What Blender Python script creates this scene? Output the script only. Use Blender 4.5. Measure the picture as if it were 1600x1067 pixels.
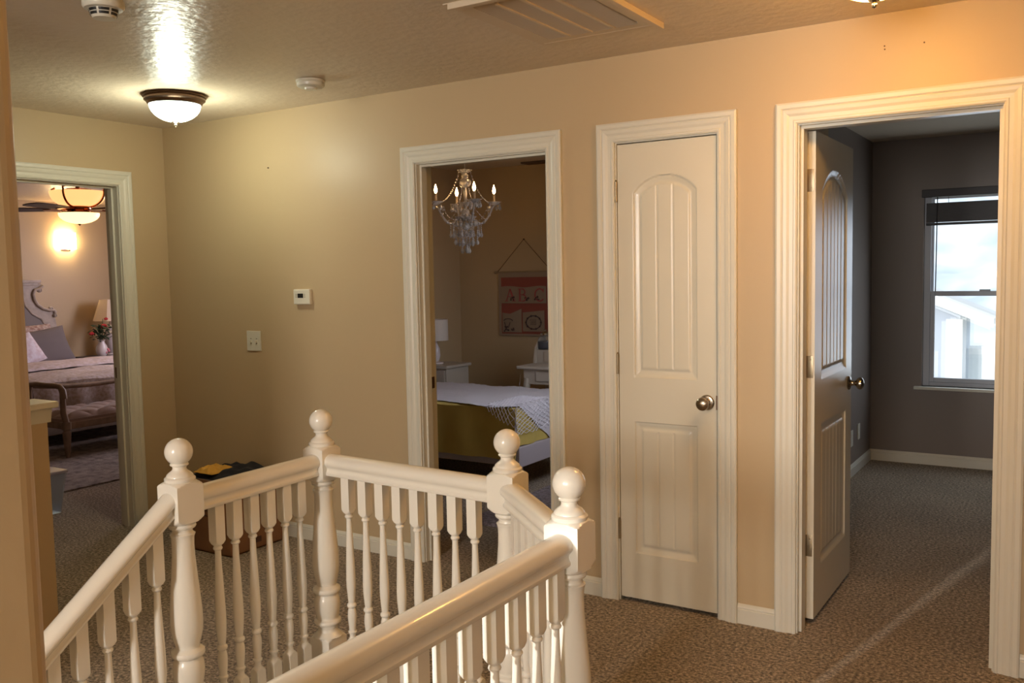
import bpy, bmesh, math, random
from mathutils import Vector, Matrix, noise
random.seed(4)
PI = math.pi
for o in list(bpy.data.objects): bpy.data.objects.remove(o)
SC = bpy.context.scene
COL = SC.collection

# ------------------------------------------------------------------ camera
cam_d = bpy.data.cameras.new('camera'); cam = bpy.data.objects.new('camera', cam_d); COL.objects.link(cam)
YAW, PITCH, ROLL = [math.radians(a) for a in (32.354, 4.307, -1.113)]
fw = Vector((-math.sin(YAW)*math.cos(PITCH), math.cos(YAW)*math.cos(PITCH), -math.sin(PITCH)))
r0 = Vector((math.cos(YAW), math.sin(YAW), 0)); u0 = r0.cross(fw)
rr = r0*math.cos(ROLL) + u0*math.sin(ROLL); uu = u0*math.cos(ROLL) - r0*math.sin(ROLL)
M = Matrix((rr, uu, -fw)).transposed().to_4x4(); M.translation = Vector((4.8117, -3.6310, 1.4821))
cam.matrix_world = M
cam_d.sensor_width = 36; cam_d.lens = 36*1414.33/1600; cam_d.clip_start = 0.05; cam_d.clip_end = 400
SC.camera = cam
# ------------------------------------------------------------------ world, light, exposure
SC.view_settings.view_transform = 'Standard'; SC.view_settings.look = 'None'
SC.view_settings.exposure = 0.3; SC.view_settings.gamma = 1.0
w = bpy.data.worlds.new('sky'); SC.world = w; w.use_nodes = True
bg = w.node_tree.nodes['Background']; bg.inputs[0].default_value = (0.80, 0.92, 1.0, 1); bg.inputs[1].default_value = 1.55

def area(name, loc, target, sx, sy, power, col, spread=180):
    l = bpy.data.lights.new(name, 'AREA'); l.shape = 'RECTANGLE'; l.size = sx; l.size_y = sy
    l.energy = power; l.color = col; l.spread = math.radians(spread)
    o = bpy.data.objects.new(name, l); COL.objects.link(o); o.location = loc
    o.rotation_euler = (Vector(target)-Vector(loc)).to_track_quat('-Z', 'Y').to_euler()
    return o
# daylight from stairwell and bedroom windows; the two passage lamps are added fills
area('stairwell_window_daylight', (3.32, -7.12, 1.72), (3.25, 0, 1.62), 0.52, 1.1, 112, (1.0, 0.96, 0.91))
sl_ = bpy.data.lights.new('sun', 'SUN'); sl_.energy = 2.3; sl_.angle = math.radians(1.3); sl_.color = (1.0, 0.97, 0.92)
sun = bpy.data.objects.new('sun', sl_); COL.objects.link(sun)
sun.rotation_euler = Vector((0.195, 1.0, -0.235)).to_track_quat('-Z', 'Y').to_euler()
area('right_bedroom_window_daylight', (4.3, 3.62, 1.28), (4.3, 0, 0.9), 0.85, 1.25, 5, (0.72, 0.84, 1.0))
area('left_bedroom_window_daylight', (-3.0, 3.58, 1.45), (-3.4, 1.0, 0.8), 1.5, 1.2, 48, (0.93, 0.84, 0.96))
area('middle_bedroom_window_daylight', (2.78, 1.5, 1.35), (0.9, 1.6, 0.45), 0.9, 1.1, 7.5, (0.90, 0.92, 1.0), 100)
area('passage_fill_light', (4.80, -7.15, 1.55), (4.3, 0, 1.2), 1.0, 1.2, 92, (1.0, 0.97, 0.93))  # added fill behind the camera; the south wall has no opening here
area('near_wall_fill_light', (5.45, -4.9, 1.6), (3.9, -4.4, 1.2), 1.0, 1.2, 3.5, (0.85, 1.0, 0.82))  # added fill to brighten the near wall; no window in the east wall

# ------------------------------------------------------------------ materials
def mat(name, col, rough=0.5, metal=0.0, spec=0.5, bump=None, coat=0.0, emis=None, es=0, trans=0, var=None, alpha=1, sheen=0, ior=None):
    m = bpy.data.materials.new(name); m.use_nodes = True
    nt = m.node_tree; b = nt.nodes['Principled BSDF']
    b.inputs['Base Color'].default_value = (*col, 1); b.inputs['Roughness'].default_value = rough
    b.inputs['Metallic'].default_value = metal; b.inputs['Specular IOR Level'].default_value = spec
    b.inputs['Coat Weight'].default_value = coat; b.inputs['Transmission Weight'].default_value = trans
    b.inputs['Alpha'].default_value = alpha; b.inputs['Sheen Weight'].default_value = sheen
    if ior: b.inputs['IOR'].default_value = ior
    if emis: b.inputs['Emission Color'].default_value = (*emis, 1); b.inputs['Emission Strength'].default_value = es
    tc = nt.nodes.new('ShaderNodeTexCoord')
    if var:   # (scale, darker colour, detail)
        n = nt.nodes.new('ShaderNodeTexNoise'); n.inputs['Scale'].default_value = var[0]; n.inputs['Detail'].default_value = var[2]
        rp = nt.nodes.new('ShaderNodeValToRGB'); rp.color_ramp.elements[0].position = 0.35; rp.color_ramp.elements[1].position = 0.65
        rp.color_ramp.elements[0].color = (*var[1], 1); rp.color_ramp.elements[1].color = (*col, 1)
        nt.links.new(tc.outputs['Object'], n.inputs['Vector']); nt.links.new(n.outputs['Fac'], rp.inputs[0]); nt.links.new(rp.outputs[0], b.inputs['Base Color'])
    if bump:  # (scale, strength, distance)
        n = nt.nodes.new('ShaderNodeTexNoise'); n.inputs['Scale'].default_value = bump[0]; n.inputs['Detail'].default_value = bump[3] if len(bump) > 3 else 3
        bp = nt.nodes.new('ShaderNodeBump'); bp.inputs['Strength'].default_value = bump[1]; bp.inputs['Distance'].default_value = bump[2]
        nt.links.new(tc.outputs['Object'], n.inputs['Vector']); nt.links.new(n.outputs['Fac'], bp.inputs['Height']); nt.links.new(bp.outputs[0], b.inputs['Normal'])
    return m
WALL = (0.53, 0.402, 0.242)
m_wall = mat('tan_wall_paint', WALL, 0.42, spec=0.35, bump=(30, 0.09, 0.008))
m_ceil = mat('textured_ceiling_paint', (0.70, 0.59, 0.45), 0.33, spec=0.22, bump=(26, 0.22, 0.018, 4))
m_trim = mat('white_trim_paint', (0.69, 0.66, 0.56), 0.35)
m_rail = mat('white_railing_enamel', (0.84, 0.795, 0.70), 0.26, coat=0.25)
m_door = mat('white_door_paint', (0.70, 0.655, 0.535), 0.27)
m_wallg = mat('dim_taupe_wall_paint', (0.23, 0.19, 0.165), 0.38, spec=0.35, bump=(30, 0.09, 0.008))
m_nickel = mat('brushed_nickel', (0.42, 0.36, 0.28), 0.25, 1.0)
m_dnickel = mat('aged_hinge_metal', (0.36, 0.29, 0.19), 0.42, 0.9)
m_bronze = mat('dark_bronze', (0.19, 0.12, 0.08), 0.34, 0.85)
m_black = mat('black_plastic', (0.01, 0.01, 0.01), 0.5)
m_plast = mat('ivory_plastic', (0.75, 0.70, 0.58), 0.4)
m_vent = mat('painted_vent_metal', (0.68, 0.56, 0.41), 0.45)
m_bowl_cool = mat('alabaster_glass_cool', (0.9, 0.95, 0.85), 0.25, emis=(0.84, 1.0, 0.84), es=4.5)
m_bowl_warm = mat('alabaster_glass_warm', (0.95, 0.85, 0.6), 0.25, emis=(1.0, 0.50, 0.115), es=60)
m_amber = mat('amber_bowl_glass', (0.9, 0.6, 0.35), 0.3, emis=(1.0, 0.50, 0.18), es=1.1)
m_amber2 = mat('lit_amber_bowl_glass', (0.9, 0.7, 0.45), 0.3, emis=(1.0, 0.62, 0.25), es=2.2)
m_sconce = mat('lit_sconce_glass', (1, 0.9, 0.7), 0.3, emis=(1.0, 0.72, 0.36), es=22)
m_copper = mat('polished_copper', (0.55, 0.24, 0.12), 0.22, 1.0)
m_walnut = mat('dark_walnut', (0.07, 0.03, 0.018), 0.4, var=(9, (0.04, 0.018, 0.01), 6))
m_cryst = mat('crystal', (0.92, 0.90, 0.88), 0.06, spec=1.0, trans=0.5, ior=1.6, coat=1.0)
m_flame = mat('candle_bulb', (1, 0.8, 0.5), 0.3, emis=(1.0, 0.58, 0.24), es=38)
m_candle = mat('candle_sleeve', (0.75, 0.6, 0.42), 0.5)
m_glass = mat('window_glass', (0.9, 0.95, 1.0), 0.02, trans=1.0, ior=1.05, alpha=0.25)
m_vinyl = mat('window_vinyl', (0.50, 0.52, 0.58), 0.4)
m_blind = mat('dark_blind', (0.035, 0.03, 0.032), 0.5)
m_greyw = mat('grey_washed_wood', (0.52, 0.44, 0.38), 0.55, var=(14, (0.40, 0.33, 0.28), 5))
m_bench = mat('weathered_bench_wood', (0.30, 0.20, 0.13), 0.5, var=(16, (0.20, 0.13, 0.08), 5))
m_tuft = mat('taupe_tufted_fabric', (0.30, 0.20, 0.155), 0.9, sheen=0.3, bump=(400, 0.2, 0.002))
m_hbf = mat('grey_headboard_fabric', (0.27, 0.24, 0.235), 0.9)
m_bedding = mat('lavender_white_bedding', (0.62, 0.53, 0.56), 0.85, var=(26, (0.50, 0.40, 0.36), 3), bump=(60, 0.2, 0.004))
m_quilt = mat('floral_quilt', (0.60, 0.52, 0.54), 0.85, var=(34, (0.42, 0.33, 0.27), 4), bump=(40, 0.3, 0.006))
m_pgrey = mat('grey_pillow_fabric', (0.17, 0.145, 0.15), 0.9, bump=(200, 0.2, 0.002))
m_pfloral = mat('floral_pillow_fabric', (0.62, 0.52, 0.47), 0.85, var=(30, (0.30, 0.16, 0.14), 3))
m_pwhite = mat('white_pillow_fabric', (0.66, 0.62, 0.70), 0.85, var=(22, (0.55, 0.45, 0.50), 2))
m_red = mat('red_petals', (0.50, 0.02, 0.03), 0.6)
m_pink = mat('pink_print', (0.75, 0.25, 0.30), 0.5)
m_cream = mat('cream_petals', (0.60, 0.50, 0.36), 0.6)
m_leaf = mat('dark_green_leaves', (0.02, 0.045, 0.018), 0.6)
m_porc = mat('white_porcelain', (0.75, 0.68, 0.68), 0.2, coat=0.4)
m_shade = mat('cream_lampshade', (0.80, 0.66, 0.50), 0.8)
m_dwood = mat('dark_nightstand_wood', (0.06, 0.045, 0.05), 0.4)
m_tote = mat('translucent_tote_plastic', (0.55, 0.60, 0.66), 0.15, trans=0.6, ior=1.1, alpha=0.55)
m_lid = mat('tote_lid_plastic', (0.34, 0.31, 0.38), 0.3)
m_dgrey = mat('dark_grey_cloth', (0.04, 0.045, 0.05), 0.9)
m_redc = mat('red_cloth', (0.45, 0.06, 0.05), 0.9)
m_card = mat('brown_cardboard', (0.27, 0.135, 0.065), 0.8, var=(5, (0.22, 0.11, 0.055), 3))
m_cardl = mat('light_cardboard', (0.34, 0.20, 0.10), 0.8)
m_ylw = mat('yellow_cloth', (0.62, 0.33, 0.05), 0.9)
m_navy = mat('black_cloth', (0.008, 0.008, 0.012), 0.9)
m_cover = mat('olive_yellow_coverlet', (0.56, 0.43, 0.12), 0.9, var=(8, (0.50, 0.38, 0.10), 3), bump=(220, 0.3, 0.003))
m_lace = mat('pale_crochet_yarn', (0.62, 0.60, 0.66), 0.9, bump=(160, 0.8, 0.006))
m_whitef = mat('white_painted_furniture', (0.50, 0.45, 0.38), 0.45)
m_bedw = mat('lavender_white_bed_frame', (0.46, 0.42, 0.46), 0.45)
m_tapr = mat('rust_pink_tapestry_cloth', (0.30, 0.080, 0.055), 0.9, bump=(300, 0.2, 0.002))
m_tapc = mat('linen_pocket_cloth', (0.34, 0.25, 0.175), 0.9)
m_ink = mat('dark_print_ink', (0.09, 0.055, 0.05), 0.8)
m_roseink = mat('rose_print_ink', (0.42, 0.10, 0.09), 0.8)
m_rod = mat('pale_wood_rod', (0.35, 0.25, 0.15), 0.6)
m_cord = mat('dark_cord', (0.08, 0.05, 0.03), 0.8)
m_jar = mat('jar_glass', (0.75, 0.8, 0.8), 0.05, trans=0.9, ior=1.3, alpha=0.5)
m_jarfill = mat('dark_jar_contents', (0.05, 0.05, 0.07), 0.5)
m_siding = mat('pale_house_siding', (0.40, 0.43, 0.50), 0.8)
m_htrim = mat('white_house_trim', (0.9, 0.9, 0.9), 0.7)
m_roofm = mat('house_shingles', (0.45, 0.43, 0.42), 0.9)
m_fence = mat('white_vinyl_fence_panel', (0.75, 0.78, 0.8), 0.6)
m_ground = mat('dry_lawn', (0.45, 0.43, 0.32), 0.95, var=(1.5, (0.35, 0.33, 0.25), 5))
m_hill = mat('overexposed_hillside_brush', (0.60, 0.62, 0.64), 0.95, var=(0.35, (0.36, 0.40, 0.46), 8))  # overexposure put into the colour as pale bluish brush
m_art = mat('art_canvas', (0.25, 0.12, 0.10), 0.7, var=(7, (0.02, 0.012, 0.02), 2))
m_artf = mat('dark_art_frame', (0.04, 0.03, 0.03), 0.5)
m_spot = mat('wall_nail_mark', (0.12, 0.07, 0.04), 0.8)

def carpet(name, c1, c2, c3, sc=150):
    m = bpy.data.materials.new(name); m.use_nodes = True; nt = m.node_tree; b = nt.nodes['Principled BSDF']
    b.inputs['Roughness'].default_value = 0.95; b.inputs['Specular IOR Level'].default_value = 0.1
    b.inputs['Sheen Weight'].default_value = 0.25
    tc = nt.nodes.new('ShaderNodeTexCoord')
    n = nt.nodes.new('ShaderNodeTexNoise'); n.inputs['Scale'].default_value = sc; n.inputs['Detail'].default_value = 5; n.inputs['Roughness'].default_value = 0.72
    rp = nt.nodes.new('ShaderNodeValToRGB'); e = rp.color_ramp.elements
    e[0].position = 0.38; e[0].color = (*c1, 1); e[1].position = 0.64; e[1].color = (*c3, 1); k = e.new(0.5); k.color = (*c2, 1)
    n2 = nt.nodes.new('ShaderNodeTexNoise'); n2.inputs['Scale'].default_value = 2.2; n2.inputs['Detail'].default_value = 4
    mp = nt.nodes.new('ShaderNodeMapRange'); mp.inputs[1].default_value = 0.3; mp.inputs[2].default_value = 0.7; mp.inputs[3].default_value = 0.86; mp.inputs[4].default_value = 1.1
    mx = nt.nodes.new('ShaderNodeVectorMath'); mx.operation = 'SCALE'
    v = nt.nodes.new('ShaderNodeTexNoise'); v.inputs['Scale'].default_value = 95; v.inputs['Detail'].default_value = 4; v.inputs['Roughness'].default_value = 0.7
    bp = nt.nodes.new('ShaderNodeBump'); bp.inputs['Strength'].default_value = 1.0; bp.inputs['Distance'].default_value = 0.012
    L = nt.links.new
    L(tc.outputs['Object'], n.inputs['Vector']); L(tc.outputs['Object'], n2.inputs['Vector']); L(tc.outputs['Object'], v.inputs['Vector'])
    L(n.outputs['Fac'], rp.inputs[0]); L(n2.outputs['Fac'], mp.inputs[0]); L(rp.outputs[0], mx.inputs[0]); L(mp.outputs[0], mx.inputs['Scale'])
    L(mx.outputs[0], b.inputs['Base Color']); L(v.outputs['Fac'], bp.inputs['Height']); L(bp.outputs[0], b.inputs['Normal'])
    return m
m_carpet = carpet('speckled_brown_carpet', (0.066, 0.050, 0.036), (0.30, 0.228, 0.150), (0.69, 0.55, 0.40), 74)
m_rug = carpet('pale_pattern_rug', (0.17, 0.14, 0.13), (0.34, 0.285, 0.265), (0.46, 0.40, 0.37), 14)
m_rug2 = carpet('lavender_shag_rug', (0.10, 0.07, 0.08), (0.22, 0.17, 0.19), (0.38, 0.32, 0.36), 40)

# ------------------------------------------------------------------ mesh helpers
class MB:
    def __init__(s): s.v = []; s.f = []; s.sm = []
    def add(s, vs, fs, smooth=False, mtx=None):
        b = len(s.v); s.v += [tuple(mtx @ Vector(p)) if mtx else tuple(p) for p in vs]
        s.f += [tuple(i+b for i in f) for f in fs]; s.sm += [smooth]*len(fs); return s
    def box(s, x0, x1, y0, y1, z0, z1, c=0.0, mtx=None):
        if c <= 0:
            vs = [(x, y, z) for x in (x0, x1) for y in (y0, y1) for z in (z0, z1)]
            fs = [(0, 1, 3, 2), (4, 6, 7, 5), (0, 4, 5, 1), (2, 3, 7, 6), (0, 2, 6, 4), (1, 5, 7, 3)]
            return s.add(vs, fs, mtx=mtx)
        bm = bmesh.new(); bmesh.ops.create_cube(bm, size=1)
        for v in bm.verts: v.co = Vector(((x0+x1)/2+v.co.x*(x1-x0), (y0+y1)/2+v.co.y*(y1-y0), (z0+z1)/2+v.co.z*(z1-z0)))
        bmesh.ops.bevel(bm, geom=bm.edges[:], offset=c, segments=2, affect='EDGES', profile=0.6)
        bm.verts.index_update(); vs = [v.co.copy() for v in bm.verts]; fs = [tuple(v.index for v in f.verts) for f in bm.faces]; bm.free()
        return s.add(vs, fs, mtx=mtx)
    def lathe(s, prof, seg=32, mtx=None, rad=None, smooth=True):
        vs = []; fs = []; n = len(prof)
        for k in range(seg):
            a = 2*PI*k/seg
            for r, z in prof:
                R = rad(a, r, z) if rad else r
                vs.append((R*math.cos(a), R*math.sin(a), z))
        for k in range(seg):
            k2 = (k+1) % seg
            for i in range(n-1): fs.append((k*n+i, k2*n+i, k2*n+i+1, k*n+i+1))
        fs.append(tuple(k*n for k in reversed(range(seg)))); fs.append(tuple(k*n+n-1 for k in range(seg)))
        return s.add(vs, fs, smooth, mtx)
    def tube(s, pts, r, seg=8, mtx=None, closed=False):
        pts = [Vector(p) for p in pts]; n = len(pts); rs = r if isinstance(r, (list, tuple)) else [r]*n
        vs = []; fs = []; up = Vector((0, 0, 1)); prev = None
        for i, p in enumerate(pts):
            t = (pts[min(i+1, n-1)]-pts[max(i-1, 0)]).normalized()
            if prev is None:
                a = up if abs(t.z) < 0.9 else Vector((1, 0, 0)); nrm = t.cross(a).normalized()
            else: nrm = (prev - t*prev.dot(t)).normalized()
            prev = nrm; bn = t.cross(nrm)
            for k in range(seg):
                a = 2*PI*k/seg; vs.append(p + (nrm*math.cos(a)+bn*math.sin(a))*rs[i])
        for i in range(n-1):
            for k in range(seg):
                k2 = (k+1) % seg; fs.append((i*seg+k, i*seg+k2, (i+1)*seg+k2, (i+1)*seg+k))
        fs.append(tuple(reversed(range(seg)))); fs.append(tuple((n-1)*seg+k for k in range(seg)))
        return s.add(vs, fs, True, mtx)
    def prism(s, poly, d0, d1, axis='y', mtx=None, smooth=False):
        n = len(poly)
        def P(a, b, d): return {'y': (a, d, b), 'x': (d, a, b), 'z': (a, b, d)}[axis]
        vs = [P(a, b, d0) for a, b in poly]+[P(a, b, d1) for a, b in poly]
        fs = [tuple(range(n)), tuple(reversed(range(n, 2*n)))]+[(i, i+n, (i+1) % n+n, (i+1) % n) for i in range(n)]
        return s.add(vs, fs, smooth, mtx)
    def sphere(s, c, r, seg=20, sc=(1, 1, 1), mtx=None):
        n = max(6, seg//2); vs = []; fs = []
        prof = [(max(1e-4, math.sin(PI*i/n)), -math.cos(PI*i/n)) for i in range(n+1)]
        m = Matrix.Translation(c) @ Matrix.Diagonal((r*sc[0], r*sc[1], r*sc[2], 1))
        return s.lathe(prof, seg, (mtx @ m) if mtx else m)
    def grid(s, nu, nv, fn, smooth=True, mtx=None):
        vs = [fn(i/nu, j/nv) for i in range(nu+1) for j in range(nv+1)]
        fs = [(i*(nv+1)+j, (i+1)*(nv+1)+j, (i+1)*(nv+1)+j+1, i*(nv+1)+j+1) for i in range(nu) for j in range(nv)]
        return s.add(vs, fs, smooth, mtx)
    def build(s, name, m, parent=None, loc=None, fixn=True):
        me = bpy.data.meshes.new(name); me.from_pydata(s.v, [], s.f); me.update()
        me.polygons.foreach_set('use_smooth', s.sm)
        if fixn:
            bm = bmesh.new(); bm.from_mesh(me); bmesh.ops.recalc_face_normals(bm, faces=bm.faces); bm.to_mesh(me); bm.free()
        me.materials.append(m)
        if any(s.sm):
            try: me.set_sharp_from_angle(angle=math.radians(38))
            except Exception: pass
        o = bpy.data.objects.new(name, me); COL.objects.link(o)
        if parent: o.parent = parent
        if loc: o.location = loc
        return o
def tag(o, label=None, cat=None, group=None, kind=None):
    if label: o['label'] = label
    if cat: o['category'] = cat
    if group: o['group'] = group
    if kind: o['kind'] = kind
    return o
def thing(name, label, cat, loc=(0, 0, 0), rz=0, group=None):
    o = bpy.data.objects.new(name, None); COL.objects.link(o); o.location = loc; o.rotation_euler = (0, 0, rz); o.empty_display_size = 0.05
    return tag(o, label, cat, group)
def struct(name, mb, m, label, cat, parent=None, **k):
    o = mb.build(name, m, parent, **k)
    if parent is None: tag(o, label, cat, kind='structure')
    return o
def copy_tree(o, parent=None):
    c = o.copy(); COL.objects.link(c); c.parent = parent
    for ch in list(o.children): copy_tree(ch, c)
    return c
T = Matrix.Translation
def RX(a): return Matrix.Rotation(a, 4, 'X')
def RY(a): return Matrix.Rotation(a, 4, 'Y')
def RZ(a): return Matrix.Rotation(a, 4, 'Z')

# ================================================================== SHELL
H = 2.41; WT = 0.12
CW = 0.083                       # casing width
LD = (-1.155, -0.330)            # left doorway (y range) in wall x = 0
MD = (1.962, 2.712)              # middle doorway (x range)
CD_ = (3.068, 3.522)             # linen closet doorway
RD = (3.856, 4.556)              # right doorway
DZ = 2.035

# floor with the stair opening
fl = bmesh.new()
outer = [(-5.3, -7.2), (6.2, -7.2), (6.2, 3.65), (-5.3, 3.65)]
hole = [(2.70, -1.46), (3.40, -1.46), (3.79, -1.85), (3.79, -3.25), (3.78, -7.1), (2.10, -7.1), (2.10, -3.3), (2.70, -3.3)]
def ring(pts):
    vs = [fl.verts.new((x, y, 0)) for x, y in pts]
    return [fl.edges.new((vs[i], vs[(i+1) % len(vs)])) for i in range(len(vs))]
bmesh.ops.triangle_fill(fl, use_beauty=True, edges=ring(outer)+ring(hole))
for f in fl.faces:
    if f.normal.z < 0: f.normal_flip()
me = bpy.data.meshes.new('floor'); fl.to_mesh(me); fl.free(); me.materials.append(m_carpet)
fo = bpy.data.objects.new('floor', me); COL.objects.link(fo)
tag(fo, 'speckled brown carpet covering the landing and the bedrooms', 'floor', kind='structure')
# stairwell below the opening: lower floor and lining
struct('floor_lower', MB().box(2.0, 3.9, -7.2, -1.3, -2.72, -2.60), m_carpet, 'brown carpet on the floor at the foot of the stairs', 'floor')
lin = MB()
for (a, b) in (((2.70, -1.46), (3.40, -1.46)), ((3.40, -1.46), (3.79, -1.85)), ((3.79, -1.85), (3.79, -7.1)), ((2.70, -3.3), (2.70, -1.46)), ((2.10, -7.1), (2.10, -3.3)), ((2.10, -3.3), (2.70, -3.3)), ((2.1, -7.1), (3.79, -7.1))):
    p = [(a[0], a[1], -2.6), (b[0], b[1], -2.6), (b[0], b[1], 0), (a[0], a[1], 0)]
    d = Vector((b[0]-a[0], b[1]-a[1], 0)).normalized(); n = Vector((-d.y, d.x, 0)) * 0.03
    # lining lies outside the opening
    cx, cy = 3.1, -3.0
    if n.dot(Vector((cx-a[0], cy-a[1], 0))) > 0: n = -n
    q = [(x+n.x, y+n.y, z) for x, y, z in p]
    lin.add(p+q, [(0, 1, 2, 3), (7, 6, 5, 4), (0, 4, 5, 1), (1, 5, 6, 2), (2, 6, 7, 3), (3, 7, 4, 0)])
struct('wall_stairwell_lower', lin, m_wall, 'tan wall lining the stair opening below the landing', 'wall')
st = MB(); 
st.box(2.71, 3.78, -2.06, -1.90, -2.6, -0.19)
for k in range(12):
    st.box(2.71, 3.78, -2.06-0.26*(k+1), -2.06-0.26*k, -2.6, -0.19*(k+2))
tag(st.build('staircase', m_carpet), 'carpeted stair flight going down beside the sloping white rail', 'stairs', kind='structure')

struct('ceiling', MB().box(-0.12, 5.62, -7.2, 0.12, H, H+0.1).box(-0.12, 3.40, 0.12, 3.22, H, H+0.1).box(3.40, 6.2, 0.12, 3.77, H, H+0.1).box(-5.42, -0.12, -3.62, 3.77, H, H+0.1),
       m_ceil, 'tan textured ceiling over the landing and bedrooms', 'ceiling')
# walls
wb = MB()
xs = [(-0.12, MD[0]-0.018), (MD[1]+0.018, CD_[0]-0.018), (CD_[1]+0.018, RD[0]-0.018), (RD[1]+0.018, 5.62)]
for a, b in xs: wb.box(a, b, 0, WT, 0, H)
for a, b in (MD, CD_, RD): wb.box(a-0.018, b+0.018, 0, WT, DZ+0.018, H)
struct('wall_back', wb, m_wall, 'long tan landing wall with the closet door and two bedroom doorways', 'wall')
wl = MB().box(-WT, 0, LD[1]+0.018, 0, 0, H).box(-WT, 0, -3.42, LD[0]-0.018, 0, H).box(-WT, 0, LD[0]-0.018, LD[1]+0.018, DZ+0.018, H)
struct('wall_left', wl, m_wall, 'tan left wall with the doorway to the lit bedroom', 'wall')
struct('wall_south_left', MB().box(-0.12, 2.10, -3.42, -3.30, 0, H), m_wall, 'tan landing wall hidden behind the near wall', 'wall')
struct('wall_stairwell_left', MB().box(1.98, 2.10, -7.2, -3.42, 0, H), m_wall, 'tan wall on the far side of the stairwell', 'wall')
wn = MB()
r_ = 0.022; pl = [(3.78, -7.2), (4.02, -7.2)]
for k in range(7):
    a = PI/2*k/6; pl.append((4.02-r_+r_*math.cos(a), -3.176-r_+r_*math.sin(a)))
for k in range(7):
    a = PI/2+PI/2*k/6; pl.append((3.78+r_+r_*math.cos(a), -3.176-r_+r_*math.sin(a)))
wn.prism(pl, 0, H, 'z')
struct('wall_near', wn, m_wall, 'rounded tan wall end close to the camera at the left edge', 'wall')
ws = MB().box(1.98, 2.68, -7.32, -7.2, 0, H).box(3.00, 3.05, -7.32, -7.2, 0, H).box(3.60, 5.62, -7.32, -7.2, 0, H)
for a, b in ((2.68, 3.00), (3.05, 3.60)): ws.box(a, b, -7.32, -7.2, 0, 1.1).box(a, b, -7.32, -7.2, 2.19, H)  # left opening is an added slot that trims the sun to a narrow beam
struct('wall_south', ws, m_wall, 'tan wall with a window at the far end of the stairwell', 'wall')
struct('wall_east', MB().box(5.5, 5.62, -7.2, 0, 0, H), m_wall, 'tan right hand landing wall', 'wall')
# bedrooms
struct('wall_divider', MB().box(-0.12, 0.0, 0.12, 3.77, 0, H), m_wall, 'wall between the left and the middle bedroom', 'wall')
struct('wall_middle_bedroom_back', MB().box(0, 2.95, 3.10, 3.22, 0, H), m_wall, 'dim far wall of the middle bedroom behind the hanging cloth', 'wall')
struct('wall_middle_bedroom_right', MB().box(2.83, 2.95, 0.12, 3.10, 0, H), m_wall, 'right wall of the middle bedroom', 'wall')
struct('wall_closet', MB().box(2.95, 3.70, 0.70, 0.80, 0, H).box(3.70, 3.78, 0.12, 0.80, 0, H), m_wall, 'inner walls of the linen closet', 'wall')
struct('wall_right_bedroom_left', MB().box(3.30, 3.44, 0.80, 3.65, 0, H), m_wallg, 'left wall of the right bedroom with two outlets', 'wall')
WX = (3.80, 4.78); WZ = (0.585, 2.0)
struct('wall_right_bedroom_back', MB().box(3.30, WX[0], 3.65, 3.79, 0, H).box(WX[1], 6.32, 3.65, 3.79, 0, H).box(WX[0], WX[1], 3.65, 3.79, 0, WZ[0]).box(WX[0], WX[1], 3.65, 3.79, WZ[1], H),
       m_wallg, 'far wall of the right bedroom around the window', 'wall')
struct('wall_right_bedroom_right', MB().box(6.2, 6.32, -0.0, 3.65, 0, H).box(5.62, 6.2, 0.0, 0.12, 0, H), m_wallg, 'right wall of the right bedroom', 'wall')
struct('wall_left_bedroom_far', MB().box(-5.42, -5.30, -3.62, 3.77, 0, H), m_wall, 'far wall of the left bedroom behind the headboard', 'wall')
struct('wall_left_bedroom_side', MB().box(-5.3, -0.12, 3.65, 3.77, 0, H), m_wall, 'side wall of the left bedroom beyond the nightstand', 'wall')
struct('wall_left_bedroom_near', MB().box(-5.3, -0.12, -3.62, -3.50, 0, H), m_wall, 'near side wall of the left bedroom', 'wall')

# casings, jambs, stops
CPROF = [(0.0, 0.0), (0.0, 0.010), (0.006, 0.014), (0.012, 0.0145), (0.016, 0.0115), (0.030, 0.0125), (0.040, 0.0165), (0.052, 0.0185), (0.056, 0.0165), (0.062, 0.0205), (0.076, 0.0215), (0.083, 0.017), (0.083, 0.0)]
def casing(mb, a0, a1, zt, P):
    """P(a, depth, z) -> world point; a along the wall, depth out of the wall"""
    rv = 0.005
    paths = []
    for u, t in CPROF:
        paths.append([P(a0-rv-u, t, 0), P(a0-rv-u, t, zt+rv+u), P(a1+rv+u, t, zt+rv+u), P(a1+rv+u, t, 0)])
    vs = [p for pa in paths for p in pa]; n = len(paths); fs = []
    for i in range(n-1):
        for k in range(3): fs.append((i*4+k, i*4+k+1, (i+1)*4+k+1, (i+1)*4+k))
    mb.add(vs, fs)
def jamb(mb, a0, a1, zt, P, stop=None, d0=-0.001, d1=None):
    d1 = -WT-0.001 if d1 is None else d1
    def bx(A0, A1, D0, D1, z0, z1):
        vs = [P(a, d, z) for a in (A0, A1) for d in (D0, D1) for z in (z0, z1)]
        mb.add(vs, [(0, 1, 3, 2), (4, 6, 7, 5), (0, 4, 5, 1), (2, 3, 7, 6), (0, 2, 6, 4), (1, 5, 7, 3)])
    bx(a0-0.018, a0, d0, d1, 0, zt); bx(a1, a1+0.018, d0, d1, 0, zt); bx(a0-0.018, a1+0.018, d0, d1, zt, zt+0.018)
    if stop:
        s0, s1 = stop
        bx(a0, a0+0.011, s0, s1, 0, zt); bx(a1-0.011, a1, s0, s1, 0, zt); bx(a0+0.011, a1-0.011, s0, s1, zt-0.011, zt)
PB = lambda a, t, z: (a, -t, z)
PL = lambda a, t, z: (t, a, z)
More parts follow.
